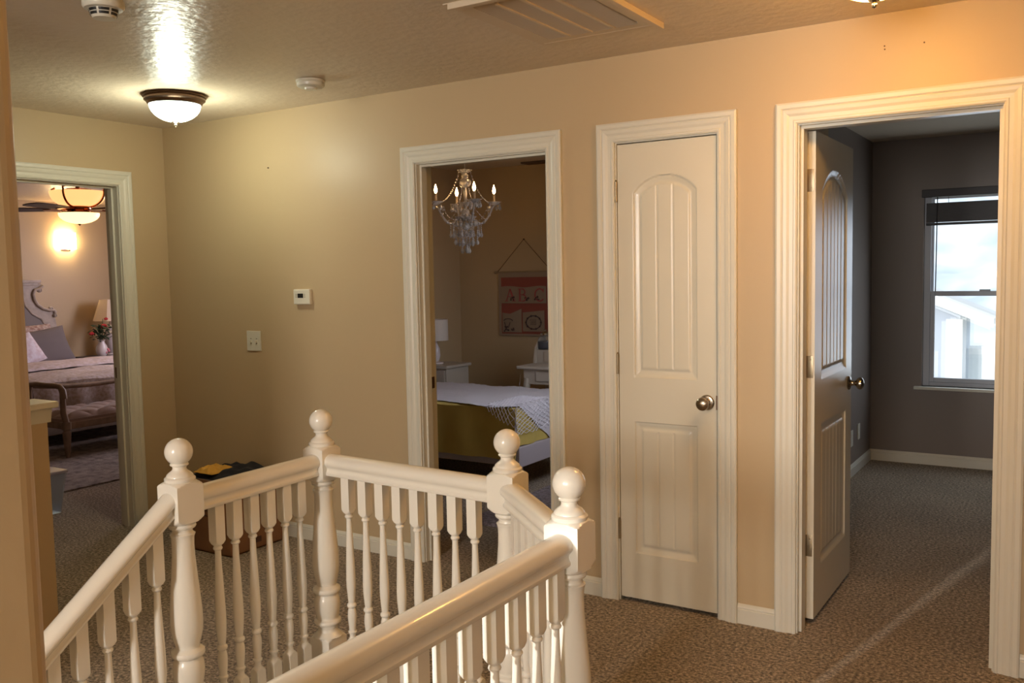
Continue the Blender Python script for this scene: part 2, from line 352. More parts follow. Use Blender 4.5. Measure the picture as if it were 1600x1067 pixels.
def doorway(nm, rng, P, stop, what, back=True):
    mb = MB(); casing(mb, rng[0], rng[1], DZ, P)
    if back: casing(mb, rng[0], rng[1], DZ, lambda a, t, z: P(a, -WT-t, z))
    o = mb.build(nm, m_trim); tag(o, 'white moulded casing around '+what, 'door casing', kind='structure')
    j = MB(); jamb(j, rng[0], rng[1], DZ, P, stop); j.build('jamb', m_trim, o)
    return o
t1 = doorway('trim_1', LD, PL, (-0.045, -0.080), 'the left bedroom doorway')
t2 = doorway('trim_2', MD, PB, (-0.030, -0.070), 'the middle bedroom doorway')
t3 = doorway('trim_3', CD_, PB, (-0.045, -0.075), 'the narrow closet door', back=False)
t4 = doorway('trim_4', RD, PB, (-0.025, -0.080), 'the right bedroom doorway')
MB().box(MD[0]-0.0005, MD[0]+0.002, 0.072, 0.105, 0.895, 0.955, 0.0).build('strike_plate', m_bronze, t2)
MB().box(-0.105, -0.072, LD[1]-0.002, LD[1]+0.0005, 0.90, 0.965, 0.0).build('strike_plate', m_bronze, t1)

# baseboards
BPROF = [(0, 0), (0.012, 0), (0.012, 0.060), (0.0085, 0.064), (0.0105, 0.068), (0.0085, 0.074), (0.003, 0.0835), (0, 0.0835)]
def baseboard(mb, p0, p1, n):
    p0 = Vector((*p0, 0)); p1 = Vector((*p1, 0)); n = Vector((*n, 0))
    vs = [p0+n*d+Vector((0, 0, z)) for d, z in BPROF]+[p1+n*d+Vector((0, 0, z)) for d, z in BPROF]
    k = len(BPROF); mb.add(vs, [tuple(range(k)), tuple(reversed(range(k, 2*k)))]+[(i, i+k, (i+1) % k+k, (i+1) % k) for i in range(k)])
e = CW+0.006
b1 = MB()
for a, b in ((0.0, MD[0]-e), (MD[1]+e, CD_[0]-e), (CD_[1]+e, RD[0]-e), (RD[1]+e, 5.5)): baseboard(b1, (a, 0), (b, 0), (0, -1))
struct('baseboard_back', b1, m_trim, 'white baseboard along the long landing wall', 'baseboard')
b2 = MB(); baseboard(b2, (0, -0.013), (0, LD[1]+e), (1, 0)); baseboard(b2, (0, LD[0]-e), (0, -3.3), (1, 0))
struct('baseboard_left', b2, m_trim, 'white baseboard along the left landing wall', 'baseboard')
b3 = MB(); baseboard(b3, (3.44, 3.65), (6.2, 3.65), (0, -1)); baseboard(b3, (3.44, 0.80), (3.44, 3.637), (1, 0)); baseboard(b3, (3.78, 0.12), (3.78, 0.8), (1, 0)); baseboard(b3, (3.453, 0.80), (3.78, 0.80), (0, 1))
struct('baseboard_right_bedroom', b3, m_trim, 'white baseboard around the right bedroom', 'baseboard')
b4 = MB(); baseboard(b4, (0.0, 3.1), (2.83, 3.1), (0, -1)); baseboard(b4, (2.83, 3.087), (2.83, 0.12), (-1, 0))
struct('baseboard_middle_bedroom', b4, m_trim, 'white baseboard around the middle bedroom', 'baseboard')
b5 = MB(); baseboard(b5, (-5.3, -3.5), (-5.3, 3.65), (1, 0)); baseboard(b5, (-5.287, 3.65), (-0.12, 3.65), (0, -1))
struct('baseboard_left_bedroom', b5, m_trim, 'white baseboard around the left bedroom', 'baseboard')
b6 = MB(); baseboard(b6, (4.02, -7.2), (4.02, -3.18), (1, 0))
struct('baseboard_near', b6, m_trim, 'white baseboard at the foot of the near wall', 'baseboard')

# half wall with white cap, seen past the near wall
hw = MB().box(1.085, 1.20, -3.30, -1.53, 0, 0.93)
o = struct('wall_half', hw, m_wall, 'low tan half wall with a white cap beside the near wall', 'half wall')
cp = MB().box(1.055, 1.235, -3.30, -1.495, 0.965, 0.992, 0.006)
cp.prism([(1.07, 0.965), (1.078, 0.93), (1.083, 0.905), (1.202, 0.905), (1.207, 0.93), (1.215, 0.965)], -3.30, -1.515, 'y')
cp.build('wall_cap', m_trim, o)

# ------------------------------------------------------------------ panel doors
def door_leaf(w, h, t, ml, mr, bot1, top1, bot2, springz, rise, grooves, step=0.0045):
    """height-field moulded door; local x 0..w, y 0 (front) .. t, z 0..h; returns MB with both moulded faces"""
    a, b = ml, w-mr; cxm = (a+b)/2; hw_ = (b-a)/2; R = (hw_**2+rise**2)/(2*rise); zc = springz+rise-R
    def sd_low(x, z): return max(a-x, x-b, bot1-z, z-top1)
    def sd_up(x, z): return max(a-x, x-b, bot2-z, math.hypot(x-cxm, z-zc)-R if z > springz-0.05 else -9)
    gx = [a+0.038+(b-a-0.076)*(k+1)/(grooves+1) for k in range(grooves)]
    def depth(x, z):
        s = -max(-9, min(sd_low(x, z), sd_up(x, z)))
        if s <= 0: return 0
        if s < 0.004: d = 0.006*s/0.004
        elif s < 0.010: d = 0.006
        elif s < 0.030: d = 0.006+0.004*math.sin(PI*(s-0.010)/0.040)
        elif s < 0.038: d = 0.010-(s-0.030)/0.008*0.0055
        else:
            d = 0.0045
            for g in gx: d += 0.0035*max(0, 1-abs(x-g)/0.005)
        return d
    nx = round(w/step); nz = round(h/step/1.6)
    # fit vertical lines to the mouldings
    mb = MB()
    mb.grid(nx, nz, lambda u, v: (u*w, depth(u*w, v*h), v*h), smooth=True)
    mb.grid(nx, nz, lambda u, v: (u*w, t-depth(u*w, v*h), v*h), smooth=True)
    vs = [(0, 0, 0), (w, 0, 0), (w, 0, h), (0, 0, h), (0, t, 0), (w, t, 0), (w, t, h), (0, t, h)]
    mb.add(vs, [(0, 4, 5, 1), (1, 5, 6, 2), (2, 6, 7, 3), (3, 7, 4, 0)])
    return mb
def hinge(mb, mtx):
    mb.lathe([(0.0055, -0.045), (0.0055, 0.045)], 12, mtx)
    for k in range(4): mb.lathe([(0.0062, -0.0445+k*0.0225), (0.0062, -0.0245+k*0.0225)], 12, mtx)
    mb.lathe([(0.001, 0.045), (0.0045, 0.047), (0.002, 0.051), (0.0005, 0.052)], 10, mtx)
KN = [(0.0005, 0), (0.031, 0), (0.033, 0.004), (0.029, 0.009), (0.016, 0.012), (0.0115, 0.018), (0.0115, 0.030), (0.016, 0.036), (0.0255, 0.043), (0.0285, 0.052), (0.0265, 0.061), (0.018, 0.067), (0.008, 0.0695), (0.0005, 0.070)]

w1 = CD_[1]-CD_[0]-0.006
d1 = thing('door_1', 'closed narrow white two-panel closet door with arched upper panel', 'door', (CD_[0]+0.003, 0.004, 0.018)); d1['kind'] = 'structure'
door_leaf(w1, 2.012, 0.035, 0.073, 0.085, 0.21, 0.80, 1.0, 1.80, 0.072, 2, 0.0035).build('leaf', m_door, d1)
MB().lathe(KN, 28, T((0.405, 0, 0.905)) @ RX(PI/2)).build('knob', m_nickel, d1)
for z in (0.31, 1.055, 1.81):
    mb = MB(); hinge(mb, T((-0.004, -0.007, z))); mb.build('hinge', m_dnickel, d1)
MB().box(CD_[1]-0.004, CD_[1]+0.002, -0.0035, 0.0, 0.895, 0.955).build('strike_plate', m_bronze, t3)

d2 = thing('door_2', 'white panel door standing open into the right bedroom', 'door', (RD[0]+0.032, 0.128, 0.022), PI/2); d2['kind'] = 'structure'
# leaf local +x -> world +y, local +y -> world -x
door_leaf(0.69, 2.005, 0.035, 0.115, 0.115, 0.21, 0.80, 1.0, 1.77, 0.10, 5, 0.005).build('leaf', m_door, d2)
MB().lathe(KN, 28, T((0.625, 0, 0.92)) @ RX(PI/2)).build('knob', m_nickel, d2)
MB().lathe(KN, 28, T((0.625, 0.035, 0.92)) @ RX(-PI/2)).build('knob', m_nickel, d2)
for z in (0.31, 1.055, 1.81):
    mb = MB(); hinge(mb, T((-0.006, 0.041, z)))
    pl_ = [(0.004, -0.045), (0.030, -0.045)]+[(0.030+0.005*math.sin(a), -0.040-0.005*math.cos(a)) for a in (0.5, 1.0, 1.57)]
    mb.box(-0.0018, 0.0, 0.006, 0.041, z-0.045, z+0.045, 0.0006)
    mb.box(-0.012, -0.006, 0.041, 0.0435, z-0.045, z+0.045)
    for dz in (-0.03, 0.0, 0.03): mb.lathe([(0.0035, 0), (0.003, 0.0008), (0.0003, 0.001)], 10, T((-0.0018, 0.016+0.008*(dz == 0), z+dz)) @ RY(-PI/2))
    mb.build('hinge', m_dnickel, d2)

# ------------------------------------------------------------------ windows
def window(nm, label, x0, x1, z0, z1, y, zmid):
    o = thing(nm, label, 'window', ((x0+x1)/2, y, z0)); o['kind'] = 'structure'
    cx = (x0+x1)/2; hw2 = (x1-x0)/2; hh = z1-z0; zm = zmid-z0
    fr = MB()
    for a, b, c, d in ((-hw2, -hw2+0.045, 0, hh), (hw2-0.045, hw2, 0, hh), (-hw2+0.045, hw2-0.045, 0, 0.03), (-hw2+0.045, hw2-0.045, hh-0.022, hh)): fr.box(a, b, 0.05, 0.12, c, d, 0.003)
    fr.build('window_frame', m_vinyl, o)
    lo = MB()
    for a, b, c, d in ((-hw2+0.045, -hw2+0.075, 0.03, zm+0.018), (hw2-0.075, hw2-0.045, 0.03, zm+0.018), (-hw2+0.075, hw2-0.075, 0.03, 0.062), (-hw2+0.075, hw2-0.075, zm-0.018, zm+0.018)): lo.box(a, b, 0.055, 0.085, c, d, 0.003)
    lo.box(-0.12, -0.05, 0.03, 0.06, zm+0.018, zm+0.03, 0.003)
    s1 = lo.build('lower_sash', m_vinyl, o)
    MB().box(-hw2+0.07, hw2-0.07, 0.068, 0.072, 0.06, zm-0.015).build('pane', m_glass, s1)
    up = MB()
    for a, b, c, d in ((-hw2+0.045, -hw2+0.06, zm-0.01, hh-0.022), (hw2-0.06, hw2-0.045, zm-0.01, hh-0.022), (-hw2+0.06, hw2-0.06, zm-0.01, zm+0.012), (-hw2+0.06, hw2-0.06, hh-0.034, hh-0.022)): up.box(a, b, 0.087, 0.112, c, d, 0.002)
    s2 = up.build('upper_sash', m_vinyl, o)
    MB().box(-hw2+0.055, hw2-0.055, 0.098, 0.102, zm, hh-0.03).build('pane', m_glass, s2)
    return o
w1o = window('window_1', 'single hung window glowing with daylight in the right bedroom', WX[0], WX[1], WZ[0], WZ[1], 3.65, 1.272)
MB().box(-0.49-0.05, 0.49+0.05, -0.035, 0.05, -0.022, 0.0, 0.004).build('window_sill', m_trim, w1o)
bl = thing('window_blind', 'dark raised blind bunched at the top of the bedroom window', 'blind', (4.29, 3.65, 2.03))
MB().box(-0.50, 0.50, -0.045, -0.004, -0.055, 0.0, 0.004).build('headrail', m_blind, bl)
sl = MB()
for k in range(14): sl.box(-0.475, 0.475, 0.006, 0.046-0.003*(k % 2), -0.236+k*0.0100, -0.2262+k*0.0100)
sl.box(-0.475, 0.475, 0.004, 0.048, -0.258, -0.240, 0.002)
sl.build('slat_stack', m_blind, bl)
cdm = MB().tube([(-0.40, -0.006, -0.05), (-0.402, -0.004, -0.4), (-0.405, -0.003, -0.74)], 0.004, 6)
for x in (-0.33, 0.0, 0.33): MB().tube([(x, 0.026, 0.0-0.03), (x, 0.026, -0.12)], 0.0015, 5).build('lift_cord', m_blind, bl)
cdm.build('tilt_wand', m_blind, bl)
w2o = thing('window_2', 'unseen stairwell window closed by an opaque pane added to block the sun', 'window', (3.325, -7.28, 1.1)); w2o['kind'] = 'structure'
MB().box(-0.275, 0.275, 0.0, 0.01, 0, 1.09).build('sun_block_pane', mat('opaque_pane_white', (0.85, 0.88, 0.9), 0.5), w2o)  # opaque sheet added to keep the sun out of this opening

# ================================================================== RAILING
NA = (2.668, -2.010); NB = (2.648, -1.428); NC = (3.423, -1.477); ND = (3.823, -1.838)
def sq(hw3, ch=0.0):
    def f(a, r, z):
        c = max(abs(math.cos(a)), abs(math.sin(a))); return min(r, hw3/c)
    return f
def newel_profile():
    p = [(0.055*1.42, 0.0), (0.080, 0.19), (0.080, 0.245), (0.072, 0.252), (0.056, 0.259), (0.046, 0.266), (0.040, 0.273), (0.0345, 0.279), (0.033, 0.288), (0.035, 0.294), (0.0355, 0.298),
         (0.043, 0.303), (0.0465, 0.310), (0.045, 0.317), (0.038, 0.322), (0.0375, 0.326), (0.041, 0.340), (0.044, 0.360), (0.0445, 0.378), (0.042, 0.394), (0.037, 0.405), (0.0375, 0.408),
         (0.044, 0.412), (0.0475, 0.420), (0.046, 0.428), (0.039, 0.433), (0.0335, 0.438), (0.034, 0.446), (0.039, 0.462), (0.0435, 0.485), (0.0455, 0.510), (0.0445, 0.545), (0.0405, 0.595), (0.0355, 0.650), (0.0315, 0.700), (0.0305, 0.735), (0.0315, 0.755), (0.034, 0.763),
         (0.035, 0.766), (0.029, 0.770), (0.0275, 0.776), (0.029, 0.781), (0.036, 0.784), (0.0385, 0.789), (0.0365, 0.795), (0.038, 0.797), (0.048, 0.802), (0.060, 0.812), (0.070, 0.822), (0.080, 0.828), (0.080, 0.890), (0.070, 0.900), (0.058, 0.909), (0.046, 0.915), (0.038, 0.919)]
    return p
FIN = [(0.0405, 0.917), (0.0425, 0.921), (0.0425, 0.926), (0.039, 0.930), (0.0365, 0.931), (0.0355, 0.936), (0.029, 0.942), (0.021, 0.948), (0.0185, 0.954), (0.020, 0.960), (0.025, 0.9625), (0.0255, 0.966), (0.0225, 0.969)]
def newel(name, label, xy):
    o = thing(name, label, 'newel post', (*xy, 0))
    pr = newel_profile(); pr2 = []
    for (r0_, z0), (r1, z1) in zip(pr, pr[1:]):
        n = 4 if z1-z0 > 0.03 else (2 if z1-z0 > 0.006 else 1)
        for k in range(n): pr2.append((r0_+(r1-r0_)*k/n, z0+(z1-z0)*k/n))
    pr2.append(pr[-1]); hwn = 0.0435
    def rad(a, r, z):
        if z < 0.262 or z > 0.796: return sq(hwn)(a, r, z)
        return r
    mb = MB().lathe(pr2, 96, None, rad)
    mb.build('post', m_rail, o)
    fi = MB().lathe(FIN, 40); fi.sphere((0, 0, 1.0), 0.0385, 40)
    fi.build('ball_finial', m_rail, o)
    return o
newel('newel_post', 'white newel post with ball finial where the sloping stair rail begins', NA)
newel('newel_post', 'farthest and smallest looking ball topped white newel post, in front of the bare tan wall', NB)
newel('newel_post', 'ball topped white newel post in front of the middle bedroom doorway', NC)
newel('newel_post', 'nearest and largest looking ball topped white newel post, with sunlit left face', ND)

BZ = [(0.030, 0.0), (0.030, 0.256), (0.0245, 0.262), (0.0195, 0.268), (0.0135, 0.274), (0.0105, 0.279), (0.0100, 0.286), (0.0115, 0.292), (0.0145, 0.296), (0.0150, 0.300), (0.0115, 0.304), (0.0115, 0.310), (0.0135, 0.330), (0.0150, 0.350), (0.0140, 0.368), (0.0110, 0.380), (0.0150, 0.384), (0.0162, 0.389), (0.0150, 0.394), (0.0110, 0.398),
      (0.0125, 0.412), (0.0155, 0.450), (0.0160, 0.475), (0.0150, 0.515), (0.0125, 0.580), (0.0100, 0.640), (0.0090, 0.675), (0.0092, 0.684), (0.0125, 0.686), (0.0140, 0.690), (0.0125, 0.694), (0.0110, 0.696), (0.0125, 0.699), (0.0180, 0.704), (0.0245, 0.713), (0.030, 0.722), (0.030, 0.858)]
bpr = []
for (r0_, z0), (r1, z1) in zip(BZ, BZ[1:]):
    n = 3 if (z1-z0 > 0.02 and r1 != r0_) else (2 if 0.004 < z1-z0 < 0.02 and max(r0_, r1) > 0.0165 else 1)
    for k in range(n): bpr.append((r0_+(r1-r0_)*k/n, z0+(z1-z0)*k/n))
bpr.append(BZ[-1])
def brad(a, r, z):
    if z < 0.272 or z > 0.700: return sq(0.0165)(a, r, z)
    return r
bal_proto = MB().lathe(bpr, 48, None, brad)
bal_me = None
def baluster(parent, x, y, z, rz=0):
    global bal_me
    if bal_me is None:
        o = bal_proto.build('baluster', m_rail, parent); bal_me = o.data
    else:
        o = bpy.data.objects.new('baluster', bal_me); COL.objects.link(o); o.parent = parent
    o.location = (x, y, z); o.rotation_euler = (0, 0, rz); return o
RP = [(-0.0235, 0.0), (-0.0255, 0.003), (-0.0255, 0.010), (-0.0225, 0.013), (-0.0205, 0.019), (-0.0215, 0.026), (-0.026, 0.031), (-0.0305, 0.036), (-0.032, 0.044), (-0.0305, 0.053), (-0.025, 0.0615), (-0.015, 0.0675), (-0.005, 0.070)]
RP = RP+[(-x, z) for x, z in reversed(RP)]
def handrail(parent, p0, p1):
    p0 = Vector(p0); p1 = Vector(p1); d = (p1-p0); s = Vector((d.y, -d.x, 0)).normalized()
    vs = [p+s*x+Vector((0, 0, z)) for p in (p0, p1) for x, z in RP]; k = len(RP)
    MB().add(vs, [tuple(range(k)), tuple(reversed(range(k, 2*k)))]+[(i, i+k, (i+1) % k+k, (i+1) % k) for i in range(k)], True).build('handrail', m_rail, parent)
RZ0 = 0.822
def railing(label, a, b, ts, rz=0):
    a = Vector((*a, 0)); b = Vector((*b, 0)); d = (b-a).normalized()
    o = thing('stair_railing', label, 'railing', ((a+b)/2))
    mid = (a+b)/2
    g_ = 0.025 if min(abs(d.x), abs(d.y)) > 0.4 else 0.0435
    handrail(o, a-mid+d*g_+Vector((0, 0, RZ0)), b-mid-d*(0 if b.y < -3 else g_)+Vector((0, 0, RZ0)))
    for t in ts:
        p = a.lerp(b, t)-mid; baluster(o, p.x, p.y, 0.0, rz)
    return o
def fr(vals, v0, v1): return [(v-v0)/(v1-v0) for v in vals]
railing('short level white railing between the left newel post and the farthest one', NA, NB, fr((-1.887, -1.819, -1.75, -1.681, -1.611, -1.545), NA[1], NB[1]))
railing('level white railing running from the farthest newel post toward the middle doorway', NB, NC, fr((2.768, 2.845, 2.921, 2.996, 3.070, 3.147, 3.222, 3.298), NB[0], NC[0]))
railing('short diagonal white railing between the two right hand newel posts', NC, ND, [0.19+0.124*k for k in range(6)], PI/4)
o = railing('long level white railing in the foreground with sunlit balusters', (ND[0], ND[1]), (ND[0], -3.176), [(0.072+0.0815*k)/(3.155-1.838) for k in range(16)])
# sloping stair rail from the left newel post
so = thing('stair_railing', 'sloping white stair railing going down at the lower left', 'railing', (NA[0], NA[1], 0))
SL = 0.735
mbp = Vector((0, -0.0435, 0.850-0.03)); q = Vector((0, -1.20, 0.850-0.03-SL*(1.165)))
handrail(so, mbp+Vector((0, 0, 0)), q)
for k in range(14):
    dy = -0.092-0.0775*k
    baluster(so, 0, dy, 0.655-0.70-(SL+0.01)*(-dy-0.092)-0.012)
stg = MB().prism([(-0.04, -0.02), (-1.20, -0.02-SL*1.16), (-1.20, -0.30-SL*1.16), (-0.04, -0.30)], -0.03, 0.03, 'x')
stg.build('stringer', m_rail, so)
# floor shoe under the level railings
sh = MB()
for a, b in ((NA, NB), (NB, NC), (NC, ND), (ND, (ND[0], -3.176))):
    a = Vector((*a, 0)); b = Vector((*b, 0)); d = (b-a).normalized(); s = Vector((d.y, -d.x, 0))*0.045
    vs = [a-s, a+s, b+s, b-s]; sh.add([(v.x, v.y, -0.24) for v in vs]+[(v.x, v.y, 0.004) for v in vs], [(0, 1, 2, 3), (4, 5, 6, 7), (0, 4, 5, 1), (1, 5, 6, 2), (2, 6, 7, 3), (3, 7, 4, 0)])
struct('trim_5', sh, m_trim, 'white nosing board at the edge of the stair opening', 'trim')

# ================================================================== LANDING: lights, detectors, grille, controls
def flush_light(label, x, y, mglass, watts=0, lcol=(1, 1, 1)):
    o = thing('ceiling_light', label, 'ceiling light', (x, y, H))
    MB().lathe([(r*0.9, z) for r, z in [(0.160, 0), (0.170, -0.003), (0.173, -0.009), (0.170, -0.014), (0.162, -0.016), (0.163, -0.022), (0.165, -0.027), (0.158, -0.032), (0.151, -0.035), (0.149, -0.043), (0.143, -0.050), (0.138, -0.050), (0.138, -0.03), (0.01, -0.03)]], 64).build('metal_pan', m_bronze, o)
    pr = [(0.125*math.cos(a), -0.046-0.088*math.sin(a)) for a in [PI/2*k/14 for k in range(14)]]+[(0.001, -0.134)]
    MB().lathe(pr, 64).build('glass_bowl', mglass, o)
    MB().lathe([(0.02, -0.131), (0.019, -0.136), (0.010, -0.140), (0.006, -0.144), (0.008, -0.148), (0.0085, -0.152), (0.006, -0.157), (0.001, -0.159)], 24).build('finial', m_nickel, o)
    if watts:
        l = bpy.data.lights.new('bulb_light', 'POINT'); l.energy = watts; l.color = lcol; l.shadow_soft_size = 0.05
        lo2 = bpy.data.objects.new('bulb_light', l); COL.objects.link(lo2); lo2.parent = o; lo2.location = (0, 0, -0.24)
    return o
flush_light('lit flush ceiling light with white glass bowl and bronze rim at upper left', 0.91, -0.605, m_bowl_cool, 9.5, (0.97, 1.0, 0.80))
flush_light('warm flush ceiling light, only its finial tip showing at the top right edge', 4.26, -0.70, m_bowl_warm)

sd = thing('smoke_detector', 'slotted white smoke detector at the top left edge of the photo', 'smoke detector', (2.04, -1.745, H))
MB().lathe([(0.062, 0), (0.066, -0.006), (0.066, -0.022), (0.060, -0.030), (0.046, -0.032), (0.040, -0.052), (0.034, -0.060), (0.001, -0.062)], 48).build('housing', m_trim, sd)
sv = MB()
for k in range(7):
    a0 = k*2*PI/7-0.95
    for r, z in ((0.0453, -0.0375), (0.0415, -0.0485)):
        vs = []
        for j in range(5):
            a = a0+(2*PI/7-0.16)*j/4
            for dz, dr in ((0.0042, 0.0016), (-0.0042, -0.0010)): vs.append(((r+dr+0.0004)*math.cos(a), (r+dr+0.0004)*math.sin(a), z+dz))
        sv.add(vs, [(2*j, 2*j+2, 2*j+3, 2*j+1) for j in range(4)])
sv.build('vent_slots', m_black, sd, fixn=False)
sd2 = thing('smoke_detector', 'small round white smoke detector on the ceiling right of the lit bowl light', 'smoke detector', (1.70, -0.45, H))
MB().lathe([(0.062, 0), (0.068, -0.003), (0.069, -0.012), (0.063, -0.016), (0.0655, -0.019), (0.064, -0.030), (0.056, -0.036), (0.030, -0.037), (0.027, -0.046), (0.001, -0.047)], 48).build('housing', m_trim, sd2)

g = thing('ceiling_vent', 'large rectangular return air grille on the ceiling', 'vent', (3.185, -0.71, H))
gm = MB(); W2 = 0.265; L2 = 0.34
for a, b, c, d, z in ((-W2, -W2+0.02, -L2, L2, -0.004), (W2-0.02, W2, -L2, L2, -0.022), (-W2+0.02, W2-0.02, L2-0.02, L2, -0.006), (-W2+0.02, W2-0.02, -L2, -L2+0.02, -0.022)): gm.box(a, b, c, d, z, 0, 0.002)
gm.build('frame', m_vent, g)
inn = MB()
for a, b, c, d in ((-0.2449, -0.195, -0.32, 0.32), (0.195, 0.245, -0.32, 0.32), (-0.195, 0.195, 0.26, 0.32), (-0.195, 0.195, -0.32, -0.26)): inn.box(a, b, c, d, -0.005, 0.0)
for x in (-0.0975, 0, 0.0975): inn.box(x-0.006, x+0.006, -0.26, 0.26, -0.012, 0)
inn.build('panel_bars', m_vent, g)
lou = MB()
for k in range(40):
    y = -0.257+k*0.0131
    for j in range(4):
        x0 = -0.195+j*0.0975+0.006
        lou.add([(x0, y, -0.002), (x0+0.0855, y, -0.002), (x0+0.0855, y+0.010, -0.009), (x0, y+0.010, -0.009)], [(0, 1, 2, 3)])
lou.box(-0.195, 0.195, -0.26, 0.26, -0.001, 0)
lou.build('louvers', mat('darker_louver_metal', (0.60, 0.49, 0.36), 0.5), g, fixn=False)  # slightly darker than the vent frame

th = thing('thermostat', 'ivory square thermostat with a dark little screen on the tan wall', 'thermostat', (1.156, 0, 1.375))
MB().box(-0.062, 0.062, -0.024, 0, -0.042, 0.042, 0.006).build('case', m_plast, th)
MB().box(-0.028, 0.014, -0.0255, -0.023, -0.006, 0.018).build('screen', m_black, th)
mbt = mat('grey_button', (0.25, 0.22, 0.17), 0.5)
for z in (-0.002, 0.006, 0.014):
    for x in (-0.043, 0.022): MB().box(x, x+0.007, -0.0255, -0.023, z-0.002, z+0.002).build('button', mbt, th)
lsw = thing('light_switch', 'white double toggle switch plate on the tan wall below the thermostat', 'light switch', (0.742, 0, 1.12))
MB().box(-0.058, 0.058, -0.006, 0, -0.058, 0.058, 0.002).build('plate', m_trim, lsw)
for x in (-0.023, 0.023):
    MB().box(x-0.005, x+0.005, -0.014, -0.005, -0.010, 0.004, 0.001).build('toggle', m_trim, lsw)
msl = mat('slot_grey', (0.10, 0.08, 0.06), 0.6)
for x in (-0.023, 0.023):
    for z in (-0.014, 0.013): MB().box(x-0.004, x+0.004, -0.0068, -0.0055, z-0.002, z+0.002).build('slot', msl, lsw)
tag(MB().lathe([(0.004, 0), (0.004, 0.006), (0.001, 0.007)], 10, T((0.912, 0, 2.10)) @ RX(PI/2)).build('nail', m_spot), 'tiny dark nail in the tan wall above the thermostat and switch', 'nail')
for i, (x, z, s) in enumerate(((4.165, 2.292, 'left upper'), (4.166, 2.280, 'left lower'), (4.30, 2.285, 'right'))):
    tag(MB().lathe([(0.003, 0), (0.003, 0.001), (0.001, 0.0015)], 8, T((x, 0, z)) @ RX(PI/2)).build('nail_hole', m_spot), '%s tiny nail hole above the right doorway' % s, 'nail hole', 'nail holes above the right doorway')
for i, (y, z, s) in enumerate(((2.991, 0.271, 'nearer'), (3.225, 0.285, 'farther'))):
    ot = thing('wall_outlet', '%s outlet plate on the left wall of the right bedroom' % s, 'outlet', (3.44, y, z), 0, 'outlet plates in the right bedroom')
    MB().box(0, 0.006, -0.035, 0.035, -0.057, 0.057, 0.002).build('plate', m_trim, ot)
    for zz in (-0.022, 0.022): MB().box(0.005, 0.0075, -0.014, 0.014, zz-0.012, zz+0.012, 0.001).build('socket', m_plast, ot)

# cardboard box in the corner with clothes on top
bx = thing('cardboard_box', 'open brown cardboard box on the carpet behind the railing in the corner', 'box', (0.81, -0.265, 0), 0.0)
cb = MB(); a = 0.185; hB = 0.40
for x0, x1, y0, y1 in ((-a, a, -a, -a+0.006), (-a, a, a-0.006, a), (-a, -a+0.006, -a+0.006, a-0.006), (a-0.006, a, -a+0.006, a-0.006)): cb.box(x0, x1, y0, y1, 0.0, hB)
cb.box(-a, a, -a, a, 0.0, 0.006)
cb.build('carton', m_card, bx)
flp = MB(); flp.box(-a-0.12, -a, -a+0.01, a-0.01, hB-0.006, hB, mtx=T((-a, 0, hB)) @ RY(-0.5) @ T((a, 0, -hB)))
flp.build('flap', m_cardl, bx)
for z in (0.05, 0.30): MB().box(a, a+0.0012, -0.03, 0.03, z-0.015, z+0.015).build('printed_mark', m_walnut, bx)
for k in range(4): MB().box(-0.15, 0.02, -a-0.0012, -a, 0.20+k*0.028, 0.206+k*0.028).build('printed_stripe', m_walnut, bx)
def cloth(name, m, label, cx, cy, cz, sx, sy, seed, hh=0.05, group=None, th=0.02):
    def f(u, v):
        a = (u-0.5)*2; b = (v-0.5)*2
        n = noise.noise(Vector((u*4+seed, v*4, seed)))*0.6+noise.noise(Vector((u*9, v*9+seed, seed*2)))*0.3
        ed = max(0, 1-max(abs(a), abs(b))**4)
        wob = 1+0.12*noise.noise(Vector((u*3, v*3, seed+5)))
        return (cx+a*sx/2*wob, cy+b*sy/2*wob, cz+hh*ed*(0.5+0.7*n))
    mb = MB().grid(24, 24, f); mb.grid(24, 24, lambda u, v: (f(u, v)[0], f(u, v)[1], cz-0.002))
    return tag(mb.build(name, m), label, 'clothing', group)
tag(MB().box(0.64, 0.98, -0.435, -0.095, 0.006, 0.395, 0.01).build('folded_clothes', m_dgrey), 'dark folded clothes filling the cardboard box', 'clothing')
cloth('dark_shirt', m_navy, 'black garment heaped on top of the cardboard box', 0.82, -0.25, 0.396, 0.34, 0.34, 3.3, 0.075)
cloth('yellow_shirt', m_ylw, 'yellow garment lying over the black clothes in the box', 0.76, -0.34, 0.425, 0.15, 0.16, 7.1, 0.05)

# ================================================================== RIGHT BEDROOM VIEW OUTSIDE
struct('ground', MB().box(-40, 50, 4.2, 60, -3.0, -2.9), m_ground, 'pale ground outside the bedroom window', 'ground')
hl = MB(); 
def hillf(u, v):
    x = -60+u*140; y = 42+v*60
    return (x, y, -3+v*30*(1+0.15*noise.noise(Vector((u*5, v*5, 0))))+0.9*noise.noise(Vector((x*0.4, y*0.4, 1)))+0.5*noise.noise(Vector((x*1.1, y*1.1, 4))))
hl.grid(140, 70, hillf); struct('hillside', hl, m_hill, 'washed out brushy hillside beyond the window', 'hillside')
hs = thing('neighbor_house', 'pale gabled outbuilding seen through the lower window pane', 'building', (0.6, 20, -2.9))
MB().prism([(-4.6, 0), (1.75, 0), (1.75, 3.18), (0.6+0.0, 3.72), (-1.42, 4.55), (-4.6, 3.18)], 0, 2.2, 'y').build('siding_walls', m_siding, hs)
rf = MB().prism([(-1.42, 4.62), (2.45, 2.98), (2.45, 3.12), (-1.42, 4.80), (-5.2, 3.12), (-5.2, 2.98)], -0.35, 2.4, 'y'); rf.build('roof', m_roofm, hs)
MB().prism([(-1.42, 4.60), (2.47, 2.93), (2.47, 3.15), (-1.42, 4.83), (-5.22, 3.15), (-5.22, 2.93)], -0.40, -0.34, 'y').build('fascia', m_htrim, hs)
